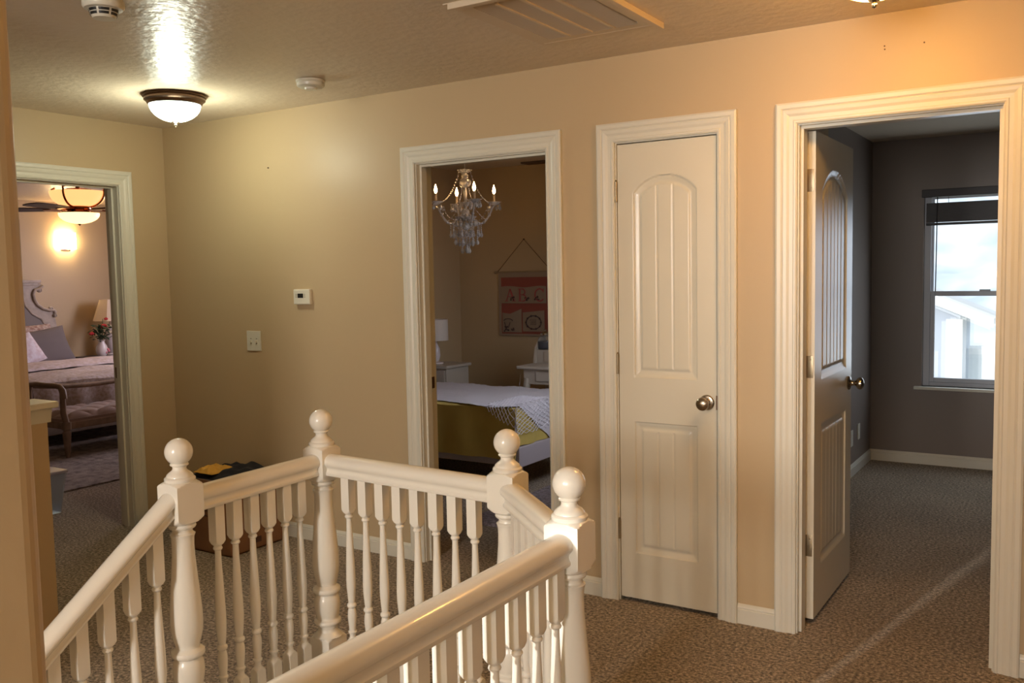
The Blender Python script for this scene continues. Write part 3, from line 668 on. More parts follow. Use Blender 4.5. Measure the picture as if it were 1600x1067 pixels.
MB().box(1.45, 1.80, -0.04, 0.06, 0, 3.1).build('corner_trim', m_htrim, hs)
dr = MB().box(0.28, 0.42, -0.05, 0.0, 0, 2.1).box(1.05, 1.19, -0.05, 0.0, 0, 2.1).box(0.28, 1.19, -0.05, 0, 2.1, 2.26).build('door_trim', m_htrim, hs)
MB().box(0.42, 1.05, -0.02, 0.01, 0, 2.1).build('side_door', m_fence, hs)
MB().box(0.92, 0.95, -0.03, 0.0, 0.2, 1.95).build('door_pane', m_siding, dr)
MB().box(-0.02, 0.12, -0.14, 0, 2.35, 2.62, 0.03).build('porch_lamp', mat('grey_lamp', (0.4, 0.42, 0.45), 0.5), hs)
fn = thing('fence', 'pale vinyl fence beside the outbuilding outside', 'fence', (5.2, 21.5, -2.9))
MB().box(-2.8, 6, -0.03, 0.03, 0, 2.15).build('fence_panel', m_fence, fn)
MB().box(-2.8, 6, -0.05, 0.05, 2.15, 2.36).build('fence_rail', m_htrim, fn)
for x in (-1.75, 0.4, 2.5): MB().box(x-0.09, x+0.09, -0.07, 0.07, 0, 2.4).build('fence_post', m_htrim, fn)

# ================================================================== MIDDLE BEDROOM
# chandelier
CH = thing('chandelier', 'lit crystal chandelier with candle bulbs in the middle bedroom', 'chandelier', (0.86, 1.99, H))
def ch(z): return z-H
MB().tube([(0, 0, 0), (0, 0, ch(2.27))], 0.005, 8).build('stem', m_cryst, CH)
MB().lathe([(0.055, 0), (0.05, -0.015), (0.02, -0.03), (0.004, -0.035)], 24).build('ceiling_canopy', m_nickel, CH)
def scallop(n, amp):
    return lambda a, r, z: r*(1+amp*math.cos(n*a)*(r/0.05 if r < 0.05 else 1))
col = MB()
col.lathe([(0.010, ch(2.235)), (0.030, ch(2.240)), (0.052, ch(2.258)), (0.054, ch(2.262)), (0.028, ch(2.248)), (0.008, ch(2.245))], 40, None, scallop(12, 0.07))
col.sphere((0, 0, ch(2.215)), 0.028, 14); col.sphere((0, 0, ch(2.165)), 0.050, 16, (1, 1, 0.75)); col.lathe([(0.012, ch(2.13)), (0.018, ch(2.10)), (0.012, ch(2.06)), (0.017, ch(2.02)), (0.014, ch(1.98))], 16)
col.lathe([(0.010, ch(1.985)), (0.035, ch(1.99)), (0.055, ch(2.015)), (0.058, ch(2.02)), (0.03, ch(2.0)), (0.01, ch(1.995))], 40, None, scallop(10, 0.08))
col.lathe([(0.012, ch(1.88)), (0.05, ch(1.885)), (0.078, ch(1.908)), (0.082, ch(1.915)), (0.05, ch(1.90)), (0.015, ch(1.895))], 48, None, scallop(14, 0.06))
col.sphere((0, 0, ch(1.945)), 0.032, 14); col.sphere((0, 0, ch(1.84)), 0.030, 14); col.sphere((0, 0, ch(1.79)), 0.020, 12)
col.build('crystal_column', m_cryst, CH)
DROP = None
def drop(par, x, y, z, s=1.0, chain=False):
    global DROP
    if DROP is None:
        DROP = {}
        for ky in (False, True):
            mb = MB().sphere((0, 0, 0), 0.007, 8).lathe([(0.0005, -0.045), (0.010, -0.038), (0.0135, -0.026), (0.008, -0.012), (0.001, -0.001)], 8, smooth=False)
            if ky:
                for j in range(4): mb.sphere((0, 0, 0.014+0.016*j), 0.0045, 6)
                mb.tube([(0, 0, 0), (0, 0, 0.066)], 0.0012, 4)
            o_ = mb.build('crystal_pendant', m_cryst, CH); DROP[ky] = o_.data; bpy.data.objects.remove(o_)
    o_ = bpy.data.objects.new('crystal_pendant', DROP[chain]); COL.objects.link(o_); o_.parent = par; o_.location = (x, y, z); o_.scale = (s, s, s)
NARM = 4
bulbpos = []
for k in range(NARM):
    a = math.radians(-38.2)+k*2*PI/NARM
    ca, sa = math.cos(a), math.sin(a)
    pts = []
    for t in [i/14 for i in range(15)]:
        r = 0.03+0.198*t; z = 1.93-0.075*math.sin(PI*min(1, t*1.05))+0.045*t**3*1.6
        pts.append((r*ca, r*sa, ch(z)))
    arm = MB().tube(pts, 0.008, 8)
    for p in pts[2::3]: arm.sphere(p, 0.0125, 8)
    ex, ey = 0.228*ca, 0.228*sa; ez = ch(1.998)
    arm.lathe([(0.008, ez), (0.03, ez+0.004), (0.050, ez+0.024), (0.052, ez+0.028), (0.03, ez+0.012), (0.008, ez+0.010)], 32, T((ex, ey, 0)), scallop(10, 0.07))
    ao = arm.build('arm', m_cryst, CH)
    MB().lathe([(0.009, ez+0.01), (0.010, ez+0.085), (0.007, ez+0.088)], 16, T((ex, ey, 0))).build('candle_sleeve', m_candle, ao)
    MB().lathe([(0.006, ez+0.088), (0.011, ez+0.10), (0.0125, ez+0.112), (0.009, ez+0.13), (0.004, ez+0.145), (0.0008, ez+0.155)], 14, T((ex, ey, 0))).build('bulb', m_flame, ao)
    for da in (-0.9, 0.0, 0.9, 2.2, 3.6): drop(ao, ex+0.046*math.cos(a+da), ey+0.046*math.sin(a+da), ez+0.006, 0.95)
    sw = MB(); pts = []
    for t in [i/20 for i in range(21)]:
        r = 0.045+(0.175)*t; z = 2.245-0.235*(t**0.75)-0.045*math.sin(PI*t)
        pts.append((r*math.cos(a), r*math.sin(a), ch(z))); sw.sphere(pts[-1], 0.0058, 6)
    sw.tube(pts, 0.0012, 4); sw.build('bead_strand', m_cryst, CH)
    sw = MB(); pts = []
    for t in [i/13 for i in range(14)]:
        a2 = a+2*PI/NARM*t; r = 0.17; z = 1.985-0.10*math.sin(PI*t)
        pts.append((r*math.cos(a2), r*math.sin(a2), ch(z))); sw.sphere(pts[-1], 0.0055, 6)
    sw.tube(pts, 0.0012, 4); sw.build('bead_strand', m_cryst, CH)
for ring_r, z, n, s in ((0.078, 1.885, 12, 1.0), (0.06, 1.80, 8, 0.9), (0.115, 1.80, 10, 1.0), (0.05, 1.735, 6, 1.0), (0.085, 1.745, 7, 1.0), (0.012, 1.70, 1, 1.3), (0.055, 2.0, 8, 0.8), (0.03, 1.69, 3, 1.2)):
    for k in range(n):
        a = 2*PI*k/n+z*7; drop(CH, ring_r*math.cos(a), ring_r*math.sin(a), ch(z), s, z < 1.82)

# bed
BX0, BX1, BY0, BY1 = 0.08, 1.66, 1.36, 2.24; BT = 0.60
bed = thing('bed', 'single bed under the yellow coverlet in the middle bedroom', 'bed', ((BX0+BX1)/2, (BY0+BY1)/2, 0))
ox, oy = (BX0+BX1)/2, (BY0+BY1)/2
for ya in (BY0+0.03-oy, BY1-0.05-oy): MB().box(BX0-ox, BX1-ox, ya, ya+0.02, 0.20, 0.33, 0.004).build('side_rail', m_bedw, bed)
MB().box(BX1-ox, BX1+0.03-ox, BY0-oy, BY1-oy, 0.20, 0.335, 0.005).build('foot_rail', m_bedw, bed)
for x, y in ((BX1-0.03, BY0+0.08), (BX1-0.03, BY1-0.08), (BX0+0.05, BY0+0.08), (BX0+0.05, BY1-0.08)):
    MB().lathe([(0.022, 0), (0.03, 0.1), (0.032, 0.2)], 12, T((x-ox, y-oy, 0))).build('leg', m_bedw, bed)
MB().box(BX0-0.04-ox, BX0-ox, BY0-oy, BY1-oy, 0.0, 1.05, 0.01).build('headboard', m_bedw, bed)
MB().box(BX0+0.01-ox, BX1-0.01-ox, BY0+0.04-oy, BY1-0.04-oy, 0.25, BT-0.015, 0.05).build('mattress', m_bedding, bed)
def bed_surf(x, y, off=0.0, hem=0.23, x1=BX1-0.005, y0=BY0):
    """draped cover: x, y may run past the mattress edge; the excess hangs down"""
    ex = max(0, x-x1); ey = max(0, y0-y); ey2 = max(0, y-BY1); rr_ = 0.045
    z = BT+off+0.010*noise.noise(Vector((x*5, y*5, 2)))
    X, Y = min(x, x1), min(max(y, y0), BY1)
    e_ = max(ex, ey, ey2)
    if e_ > 0:
        z -= max(0, e_-0.015); fold = 0.010*math.sin(x*26+1.3*math.sin(x*7))*min(1, e_*4)
        if ey > 0: Y = y0-off-min(ey, 0.02)-fold*0.7-0.006
        if ey2 > 0: Y = BY1+off+min(ey2, 0.02)
        if ex > 0: X = x1+off+min(ex, 0.02)+0.008*math.sin(y*30)*min(1, e_*4)+0.004
    return (X, Y, max(z, hem))
cv = MB().grid(110, 90, lambda u, v: bed_surf(BX0+u*(BX1-BX0+0.27), BY0-0.36+v*(BY1-BY0+0.72)))
tag(cv.build('coverlet', m_cover), 'olive yellow coverlet draped over the single bed', 'bedspread')
# crochet throw: dense on the top, open diamond net where it hangs at the foot
def tf(u, v):
    x = 0.12+u*(1.53+0.36*min(1, v*1.9)); y = BY0+0.005+v*(BY1-BY0+0.1)
    y -= 0.03*math.sin(u*9)+0.03*max(0, 1-abs(u-0.25)*9)
    p = bed_surf(x, y, 0.008); return (p[0], p[1], p[2]+0.004*noise.noise(Vector((x*30, y*30, 1))))
thr = MB().grid(130, 60, tf)
tw = thr.build('crochet_throw', m_lace); tag(tw, 'pale lavender crochet throw spread over the yellow coverlet', 'blanket')
net = bmesh.new(); nu, nv = 30, 22
V = {}
def np_(i, j):
    if (i, j) not in V:
        u = i/nu; v = j/nv
        x = BX1-0.22+u*(0.44); y = BY0-0.22*(u**0.6)*(1-v)-0.01+v*(BY1-BY0)*0.55
        V[(i, j)] = net.verts.new(bed_surf(x, y, 0.014))
    return V[(i, j)]
for i in range(nu-1):
    for j in range(nv-1):
        if (i+j) % 2 == 0 and i+1 < nu and j+1 < nv and i > 0 and j > 0:
            net.faces.new((np_(i-1, j), np_(i, j-1), np_(i+1, j), np_(i, j+1)))
me = bpy.data.meshes.new('lace_net'); net.to_mesh(me); net.free(); me.materials.append(m_lace)
no = bpy.data.objects.new('lace_net', me); COL.objects.link(no); no.parent = tw
md = no.modifiers.new('net', 'WIREFRAME'); md.thickness = 0.0045; md.use_replace = True
# tassel loop hanging over the side
lp = [(0.99+0.05*math.cos(a)*1.0, BY0-0.035, 0.50+0.085*math.sin(a)) for a in [PI*0.75+1.5*PI*k/16 for k in range(17)]]
MB().tube(lp, 0.005, 6).build('yarn_loop', m_lace, tw)
tag(MB().box(1.72, 2.6, 0.7, 2.3, 0.0, 0.022, 0.008).build('shag_rug', m_rug2), 'dark lavender shag rug on the floor beside the single bed', 'rug')
# nightstand + lamp
ns = thing('nightstand', 'small white nightstand behind the single bed at the left of the doorway', 'nightstand', (0.175, 2.60, 0))
MB().box(-0.155, 0.155, -0.18, 0.18, 0.695, 0.72, 0.005).build('top', m_whitef, ns)
MB().box(-0.135, 0.135, -0.16, 0.16, 0.25, 0.695).build('cabinet', m_whitef, ns)
for z in (0.48, 0.62):
    df = MB().box(-0.12, 0.12, -0.172, -0.16, z-0.06, z+0.06, 0.004).build('drawer', m_whitef, ns)
    MB().sphere((0, -0.182, z), 0.011, 12).build('knob', m_dnickel, df)
for x in (-0.12, 0.12):
    for y in (-0.145, 0.145): MB().lathe([(0.012, 0), (0.018, 0.12), (0.022, 0.25)], 10, T((x, y, 0))).build('leg', m_whitef, ns)
tl = thing('table_lamp', 'small lamp with a plain white shade on the white nightstand', 'lamp', (0.105, 2.58, 0.72))
MB().lathe([(0.06, 0), (0.06, 0.012), (0.02, 0.02), (0.035, 0.07), (0.03, 0.13), (0.01, 0.17), (0.008, 0.22)], 24).build('base', m_porc, tl)
MB().lathe([(0.105, 0.20), (0.105, 0.38), (0.103, 0.38), (0.103, 0.20)], 32).build('lamp_shade', mat('white_shade', (0.72, 0.66, 0.6), 0.8), tl)
# vanity desk
vn = thing('vanity_desk', 'small white vanity desk with curved legs behind the bed', 'desk', (1.43, 2.55, 0))
MB().box(-0.36, 0.36, -0.22, 0.22, 0.738, 0.76, 0.006).build('desktop', m_whitef, vn)
ap = MB().box(-0.31, 0.31, -0.19, -0.17, 0.62, 0.738).box(-0.31, -0.29, -0.17, 0.19, 0.62, 0.738).box(0.29, 0.31, -0.17, 0.19, 0.62, 0.738).box(-0.29, 0.29, 0.17, 0.19, 0.62, 0.738)
ap.build('apron', m_whitef, vn)
dw = MB().box(-0.20, 0.20, -0.198, -0.19, 0.645, 0.72, 0.003).build('drawer', m_whitef, vn)
MB().sphere((0, -0.205, 0.682), 0.01, 10).build('knob', m_dnickel, dw)
for x in (-1, 1):
    for y in (-1, 1):
        pts = [(x*(0.285+0.028*math.sin(t*PI*1.4)), y*(0.165+0.02*math.sin(t*PI*1.4)), 0.66-0.655*t) for t in [k/12 for k in range(13)]]
        MB().tube(pts, [0.032-0.019*math.sin(t*PI/2) for t in [k/12 for k in range(13)]], 10).build('leg', m_whitef, vn)
hu = MB().box(-0.335, 0.28, 0.05, 0.20, 0.76, 0.865, 0.004)
hu.prism([(0.03, 0.76), (0.20, 0.76), (0.20, 0.98), (0.165, 0.98), (0.10, 0.93), (0.055, 0.88)], -0.355, -0.335, 'x').prism([(0.03, 0.76), (0.20, 0.76), (0.20, 0.98), (0.165, 0.98), (0.10, 0.93), (0.055, 0.88)], 0.28, 0.30, 'x')
hu.build('hutch', m_whitef, vn)
dh = MB().box(-0.26, -0.01, 0.042, 0.05, 0.775, 0.85, 0.002).build('small_drawer', m_whitef, vn); MB().sphere((-0.135, 0.036, 0.812), 0.008, 10).build('knob', m_dnickel, dh)
jr = thing('glass_jar', 'lidded glass jar with dark contents standing on the vanity hutch', 'jar', (1.135, 2.675, 0.866))
MB().lathe([(0.060, 0.0), (0.064, 0.008), (0.064, 0.07), (0.055, 0.092), (0.036, 0.108), (0.036, 0.116)], 32).build('jar_body', m_jar, jr)
MB().lathe([(0.055, 0.006), (0.058, 0.012), (0.058, 0.062), (0.02, 0.066)], 24).build('jar_contents', m_jarfill, jr)
MB().lathe([(0.040, 0.116), (0.040, 0.130), (0.022, 0.138), (0.012, 0.144), (0.014, 0.156), (0.006, 0.162), (0.001, 0.163)], 24).build('lid', m_nickel, jr)
# ABC wall hanging
TX0, TX1, TZ0, TZ1 = 0.42, 0.965, 0.935, 1.502; TYY = 3.10
tp = thing('wall_hanging', 'rust pink cloth wall hanging with A B C pockets on a rod', 'wall hanging', ((TX0+TX1)/2, TYY, TZ0))
hwx = (TX1-TX0)/2; hz = TZ1-TZ0
MB().box(-hwx+0.02, hwx-0.02, -0.014, -0.008, 0.0, hz-0.01).build('backing_cloth', m_tapr, tp)
bd = MB().box(-hwx+0.008, -hwx+0.034, -0.016, -0.007, 0, hz-0.02).box(hwx-0.034, hwx-0.008, -0.016, -0.007, 0, hz-0.02).box(-hwx+0.034, hwx-0.034, -0.016, -0.007, 0, 0.018).box(-hwx+0.02, hwx-0.02, -0.017, -0.006, hz-0.055, hz-0.016)
bd.build('border', m_tapc, tp)
rd = MB().tube([(-hwx-0.02, -0.012, hz-0.01), (hwx+0.02, -0.012, hz-0.01)], 0.007, 10); rd.sphere((-hwx-0.025, -0.012, hz-0.01), 0.012, 10); rd.sphere((hwx+0.025, -0.012, hz-0.01), 0.012, 10)
rd.build('rod', m_rod, tp)
MB().tube([(-hwx, -0.012, hz-0.005), (-0.0, -0.008, 1.775-TZ0), (hwx, -0.012, hz-0.005)], 0.0022, 6).build('hanging_cord', m_cord, tp)
MB().lathe([(0.005, 0), (0.005, 0.014), (0.001, 0.015)], 8, T((0, 0, 1.775-TZ0)) @ RX(PI/2)).build('nail_head', m_cord, tp)
pk = MB().grid(24, 8, lambda u, v: (-hwx+0.036+u*(2*hwx-0.085), -0.020-0.006*math.sin(u*PI*3)**2, 0.285+v*0.145+0.006*math.sin(u*9)*v)).build('letter_pocket', m_tapc, tp)
pk2 = MB().grid(12, 10, lambda u, v: (-hwx+0.045+u*0.20, -0.020-0.012*v*math.sin(u*PI), 0.03+v*(0.15+0.05*abs(u-0.45)+0.03*u))).build('left_pocket', m_tapc, tp)
pk3 = MB().grid(12, 10, lambda u, v: (-hwx+0.255+u*0.22, -0.020-0.012*v*math.sin(u*PI), 0.04+v*(0.165+0.02*u))).build('right_pocket', m_tapc, tp)
# letters built from strokes with serifs
def stroke(mb, x0, z0, x1, z1, w, y=-0.031):
    d = Vector((x1-x0, 0, z1-z0)).normalized(); n = Vector((-d.z, 0, d.x))*w/2
    a = Vector((x0, y, z0)); b = Vector((x1, y, z1)); t = Vector((0, 0.0015, 0))
    vs = [a-n, b-n, b+n, a+n]; mb.add([v-t for v in vs]+[v+t for v in vs], [(0, 1, 2, 3), (7, 6, 5, 4), (0, 4, 5, 1), (1, 5, 6, 2), (2, 6, 7, 3), (3, 7, 4, 0)])
def arc(mb, cx, cz, rx, rz, a0, a1, w, n=12):
    pts = [(cx+rx*math.cos(a0+(a1-a0)*k/n), cz+rz*math.sin(a0+(a1-a0)*k/n)) for k in range(n+1)]
    for (p, q_) in zip(pts, pts[1:]): stroke(mb, *p, *q_, w)
zb, zt_ = 0.305, 0.41
L = MB()
stroke(L, -0.175, zb, -0.135, zt_, 0.008); stroke(L, -0.137, zt_, -0.095, zb, 0.016); stroke(L, -0.155, zb+0.038, -0.112, zb+0.038, 0.006)
stroke(L, -0.190, zb, -0.158, zb, 0.006); stroke(L, -0.115, zb, -0.078, zb, 0.006); L.build('letter', m_roseink, pk)
L = MB()
stroke(L, -0.035, zb, -0.035, zt_, 0.016); stroke(L, -0.052, zt_, -0.01, zt_, 0.006); stroke(L, -0.052, zb, -0.005, zb, 0.006); stroke(L, -0.035, zb+0.055, -0.005, zb+0.055, 0.006)
arc(L, -0.010, zb+0.080, 0.028, 0.025, -PI/2, PI/2, 0.010); arc(L, -0.006, zb+0.027, 0.033, 0.027, -PI/2, PI/2, 0.011); L.build('letter', m_roseink, pk)
L = MB()
arc(L, 0.165, (zb+zt_)/2, 0.048, 0.053, 0.75, 2*PI-0.75, 0.012); stroke(L, 0.200, zt_-0.03, 0.202, zt_, 0.007); L.build('letter', m_roseink, pk)
fl_ = MB()
for cx in (-0.115, 0.035, 0.135):
    for k in range(9): fl_.sphere((cx+random.uniform(-0.02, 0.02), -0.032, zb+0.02+random.uniform(-0.012, 0.018)), random.uniform(0.005, 0.011), 8, (1, 0.2, 1))
fl_.build('flower_print', m_ink, pk)
b_ = MB()
for k in range(12): b_.sphere((-0.15+random.uniform(-0.05, 0.05), -0.033, 0.05+random.uniform(-0.01, 0.03)), 0.008, 8, (1, 0.2, 1))
arc(b_, -0.16, 0.13, 0.045, 0.02, 0, PI, 0.006); stroke(b_, -0.2, 0.12, -0.18, 0.06, 0.005); stroke(b_, -0.14, 0.12, -0.16, 0.07, 0.005)
b_.build('bird_print', m_ink, pk2)
w_ = MB(); arc(w_, 0.10, 0.12, 0.075, 0.058, 0, 2*PI, 0.008, 24)
for k in range(10):
    a = k*0.63; w_.sphere((0.10+0.075*math.cos(a), -0.033, 0.12+0.058*math.sin(a)), 0.009, 8, (1, 0.2, 1))
for z, l in ((0.140, 0.035), (0.122, 0.025), (0.104, 0.03)):
    for k in range(4): stroke(w_, 0.10-l+k*l/2, z-0.004, 0.10-l+k*l/2+0.008, z+0.006, 0.003)
w_.build('wreath_print', m_ink, pk3)
cvn = thing('ceiling_register', 'small dark ceiling vent inside the middle bedroom', 'vent', (0.93, 2.98, H))
MB().box(-0.15, 0.15, -0.06, 0.06, -0.012, 0, 0.003).build('frame', mat('bronze_vent', (0.09, 0.06, 0.045), 0.5), cvn)
lv = MB()
for k in range(6): lv.box(-0.13, 0.13, -0.045+k*0.017, -0.040+k*0.017, -0.016, -0.011)
lv.build('slats', m_bronze, cvn)

# ================================================================== LEFT BEDROOM
tag(MB().box(-4.6, -1.245, -1.3, 2.9, 0.0, 0.012, 0.004).build('area_rug', m_rug), 'pale patterned area rug under the bed and bench', 'rug')
# bed with scrolled headboard
LB = thing('bed', 'large bed with grey washed scrolled headboard in the left bedroom', 'bed', (-4.1, 1.58, 0.012))
def lx(x): return x+4.1
HBY = 2.37-1.58
prof_out = [(0, 1.50), (0.40, 1.50), (0.56, 1.47), (0.62, 1.46), (0.64, 1.43), (0.60, 1.40), (0.545, 1.385), (0.525, 1.34), (0.535, 1.28), (0.57, 1.22), (0.63, 1.175), (0.70, 1.155), (0.76, 1.15), (0.775, 1.12), (0.76, 1.09), (0.775, 1.05), (0.79, 0.95), (0.79, 0.3), (0, 0.3)]
hb = MB(); full = prof_out[:-1]; poly = [(y, z) for y, z in full]+[(-y, z) for y, z in reversed(full)][0:]
poly2 = []
for p in poly:
    if not poly2 or (abs(p[0]-poly2[-1][0])+abs(p[1]-poly2[-1][1])) > 1e-4: poly2.append(p)
if abs(poly2[0][0]-poly2[-1][0])+abs(poly2[0][1]-poly2[-1][1]) < 1e-4: poly2.pop()
hb.prism(poly2, lx(-5.26), lx(-5.19), 'x')
# raised moulding that follows the curve, inside and outside, and crown
ou = [(lx(-5.175), y, z) for y, z in prof_out[4:14]]
for sgn in (1, -1):
    hb.tube([(x, y*sgn, z) for x, y, z in ou], 0.016, 8)
    inner = [(lx(-5.178), sgn*y, z) for y, z in ((0.0, 1.37), (0.36, 1.37), (0.40, 1.30), (0.43, 1.21), (0.50, 1.12), (0.60, 1.06), (0.63, 1.0), (0.64, 0.6))]
    hb.tube(inner, 0.013, 8)
    for cy, cz, r in ((0.60, 1.385, 0.028), (0.72, 1.165, 0.03), (0.765, 1.09, 0.022)):
        hb.lathe([(r, 0), (r, 0.02), (r*0.6, 0.03), (r*0.5, 0.024), (0.002, 0.03)], 16, T((lx(-5.19), cy*sgn, cz)) @ RY(PI/2))
hb.box(lx(-5.27), lx(-5.13), -0.60, 0.60, 1.465, 1.50, 0.008)
hb.box(lx(-5.27), lx(-5.15), -0.57, 0.57, 1.44, 1.466, 0.006)
hb.build('headboard', m_greyw, LB)
ip = [(0.0, 1.355), (0.35, 1.355), (0.385, 1.30), (0.415, 1.20), (0.49, 1.105), (0.59, 1.045), (0.625, 0.98), (0.63, 0.5), (0, 0.5)]
ipp = ip[:-1]+[(-y, z) for y, z in reversed(ip[1:-1])]
MB().prism(ipp, lx(-5.19), lx(-5.172), 'x').build('upholstered_panel', m_hbf, LB)
for ya in (-0.77, 0.73): MB().box(lx(-5.17), lx(-3.0), ya, ya+0.04, 0.10, 0.36, 0.01).build('side_rail', m_greyw, LB)
MB().box(lx(-3.02), lx(-2.97), -0.78, 0.78, 0.10, 0.40, 0.01).build('foot_rail', m_greyw, LB)
for s in (-1, 1): MB().box(lx(-3.04), lx(-2.96), s*0.74-0.035, s*0.74+0.035, 0.0, 0.42, 0.01).build('foot_post', m_greyw, LB)
MB().box(lx(-5.15), lx(-3.03), -0.74, 0.74, 0.24, 0.56, 0.06).build('mattress', m_bedding, LB)
def quilt(u, v):
    x = -5.0+u*2.30; y = 0.50+v*2.16
    X, Y = x, y; z = 0.61+0.018*noise.noise(Vector((x*3, y*3, 0)))+0.006*noise.noise(Vector((x*11, y*11, 0)))
    e1 = max(0, x+2.98); e2 = max(0, 0.80-y, y-2.36); e_ = max(e1, e2)
    if e1 > 0: X = -2.98+0.03+0.012*math.sin(y*22)*min(1, e1*5)
    if y < 0.80: Y = 0.80-0.03
    if y > 2.36: Y = 2.36+0.03
    if e_ > 0: z -= e_*0.95
    return (X, Y, z)
tag(MB().grid(90, 90, quilt).build('floral_quilt', m_quilt), 'rumpled floral quilt covering the large bed', 'bedspread')
def fold(u, v):
    x = -4.35+u*0.55; y = 0.75+v*1.68
    s = math.sin(u*PI)**0.5 if 0 < u < 1 else 0
    e_ = max(0, y-2.33); return (x+0.04*math.sin(y*3), min(y, 2.40), 0.622+0.055*s+0.012*noise.noise(Vector((x*6, y*6, 3)))-e_*0.8)
mbq = MB().grid(30, 60, fold); tag(mbq.build('folded_blanket', m_bedding), 'pale lavender blanket folded across the large bed', 'blanket')
def pillow(name, label, cx, cy, cz, w, h, t, rot, m, group=None):
    mb = MB()
    def f(sgn):
        def g(u, v):
            a = u*2-1; b = v*2-1
            k = (1-abs(a)**2.6)*(1-abs(b)**2.6); k = max(0, k)**0.5
            pin = 1-0.10*(a*a*b*b)**0.5*0 - 0.05*(1-abs(a*b))
            n = noise.noise(Vector((a*2+cx*3, b*2, cy)))*0.08
            return (sgn*(t/2*k*(1+n)), a*w/2*(1-0.06*(1-b*b)), b*h/2*(1-0.06*(1-a*a)))
        return g
    mb.grid(24, 24, f(1)); mb.grid(24, 24, f(-1))
    o = mb.build(name, m); o.location = (cx, cy, cz); o.rotation_euler = rot; return tag(o, label, 'pillow', group)
pillow('pillow', 'floral pillow leaning on the headboard behind the grey pillow', -5.06, 1.93, 0.79, 0.62, 0.46, 0.13, (0, -0.18, 0), m_pfloral)
pillow('pillow', 'large grey pillow leaning against the floral one', -4.88, 1.99, 0.765, 0.68, 0.42, 0.15, (0.12, -0.38, 0), m_pgrey)
pillow('pillow', 'white ruffled pillow at the left in front of the grey pillow', -4.55, 1.56, 0.75, 0.52, 0.34, 0.15, (0.3, -0.45, 0.1), m_pwhite)
pillow('pillow', 'small white and pink pillow standing at the left edge of the bed view', -4.32, 1.28, 0.73, 0.36, 0.30, 0.13, (0.1, -0.3, 0.1), m_pwhite)
# bench at foot of bed
bn = thing('bench', 'weathered wooden bench with scrolled arms and tufted seat at the bed foot', 'bench', (-2.615, 1.33, 0.012))
by0, by1 = 0.69-1.33, 1.97-1.33
for s, yy in ((-1, by0), (1, by1)):
    for x in (-0.245, 0.245):
        lg = MB().lathe([(0.016, 0), (0.020, 0.03), (0.030, 0.19), (0.031, 0.215), (0.024, 0.222), (0.024, 0.232), (0.034, 0.238), (0.034, 0.30)], 24, T((x, yy-s*0.02, 0)), lambda a, r, z: min(r*1.1, r*0.95/max(abs(math.cos(a)), abs(math.sin(a)))))
        lg.build('leg', m_bench, bn)
    am = MB()
    for x in (-0.245, 0.245):
        pts = [(x, yy-s*0.02, 0.29), (x, yy, 0.38), (x, yy-s*0.0, 0.47), (x, yy-s*0.0, 0.545), (x*0.93, yy, 0.59)]
        am.tube(pts, [0.026, 0.026, 0.023, 0.022, 0.024], 10)
    pts = [(-0.28, yy, 0.560), (-0.25, yy, 0.590), (-0.12, yy, 0.603), (0.0, yy, 0.600), (0.12, yy, 0.603), (0.22, yy, 0.597), (0.262, yy, 0.565), (0.272, yy, 0.50)]
    am.tube(pts, 0.022, 10)
    am.build('arm', m_bench, bn)
MB().box(-0.26, 0.26, by0+0.01, by1-0.01, 0.235, 0.295, 0.008).build('seat_frame', m_bench, bn)
def seat(u, v):
    x = -0.25+u*0.50; y = by0+0.02+v*(by1-by0-0.04)
    tx = (x+0.25)/0.125; ty = (y-by0)/0.14; d = 1.0
    cell = abs(math.sin(PI*(tx+ty)/2)*math.sin(PI*(tx-ty)/2))**0.45
    ed = min(1, 10*min(u, 1-u), 16*min(v, 1-v))**0.5
    return (x, y, 0.295+0.085*ed*(0.62+0.38*cell))
sm_ = MB().grid(60, 110, seat); sm_.box(-0.25, 0.25, by0+0.02, by1-0.02, 0.29, 0.32)
sm_.build('tufted_seat', m_tuft, bn)
# low curved back rail along the far side of the bench
MB().tube([(-0.25, by0+(by1-by0)*t, 0.585+0.055*(2*t-1)**2-0.055) for t in [k/16 for k in range(17)]], 0.022, 10).build('back_rail', m_bench, bn)
# nightstand, lamp, vase
n2 = thing('nightstand', 'dark wooden nightstand right of the large bed', 'nightstand', (-4.98, 2.98, 0))
MB().box(-0.27, 0.27, -0.40, 0.40, 0.565, 0.60, 0.006).build('top', m_dwood, n2)
MB().box(-0.25, 0.25, -0.37, 0.37, 0.08, 0.565).build('cabinet', m_greyw, n2)
for z in (0.22, 0.44):
    df = MB().box(0.25, 0.262, -0.34, 0.34, z-0.09, z+0.09, 0.004).build('drawer', m_greyw, n2)
    MB().sphere((0.275, 0, z), 0.014, 12).build('knob', m_bronze, df)
for x in (-0.2, 0.2):
    for y in (-0.32, 0.32): MB().box(x-0.03, x+0.03, y-0.03, y+0.03, 0, 0.08).build('leg', m_dwood, n2)
t2l = thing('table_lamp', 'white porcelain lamp with tapered cream shade beside the rose vase', 'lamp', (-5.0, 2.93, 0.60), 0.35)
MB().lathe([(0.07, 0), (0.072, 0.015), (0.055, 0.03), (0.075, 0.10), (0.085, 0.17), (0.075, 0.26), (0.035, 0.35), (0.02, 0.40), (0.015, 0.46)], 32).build('base', m_porc, t2l)
shd = MB(); vs = []; 
for z, r in ((0.415, 0.195), (0.665, 0.115)):
    for k in range(8):
        a = PI/8+k*PI/4 + (PI/8 if False else 0); q2 = (1 if k % 2 else 1); vs.append((r*math.cos(a)*1.05, r*math.sin(a)*1.05, z))
shd.add(vs, [(k, (k+1) % 8, (k+1) % 8+8, k+8) for k in range(8)])
sho = shd.build('lamp_shade', m_shade, t2l); sm2 = sho.modifiers.new('thick', 'SOLIDIFY'); sm2.thickness = 0.003
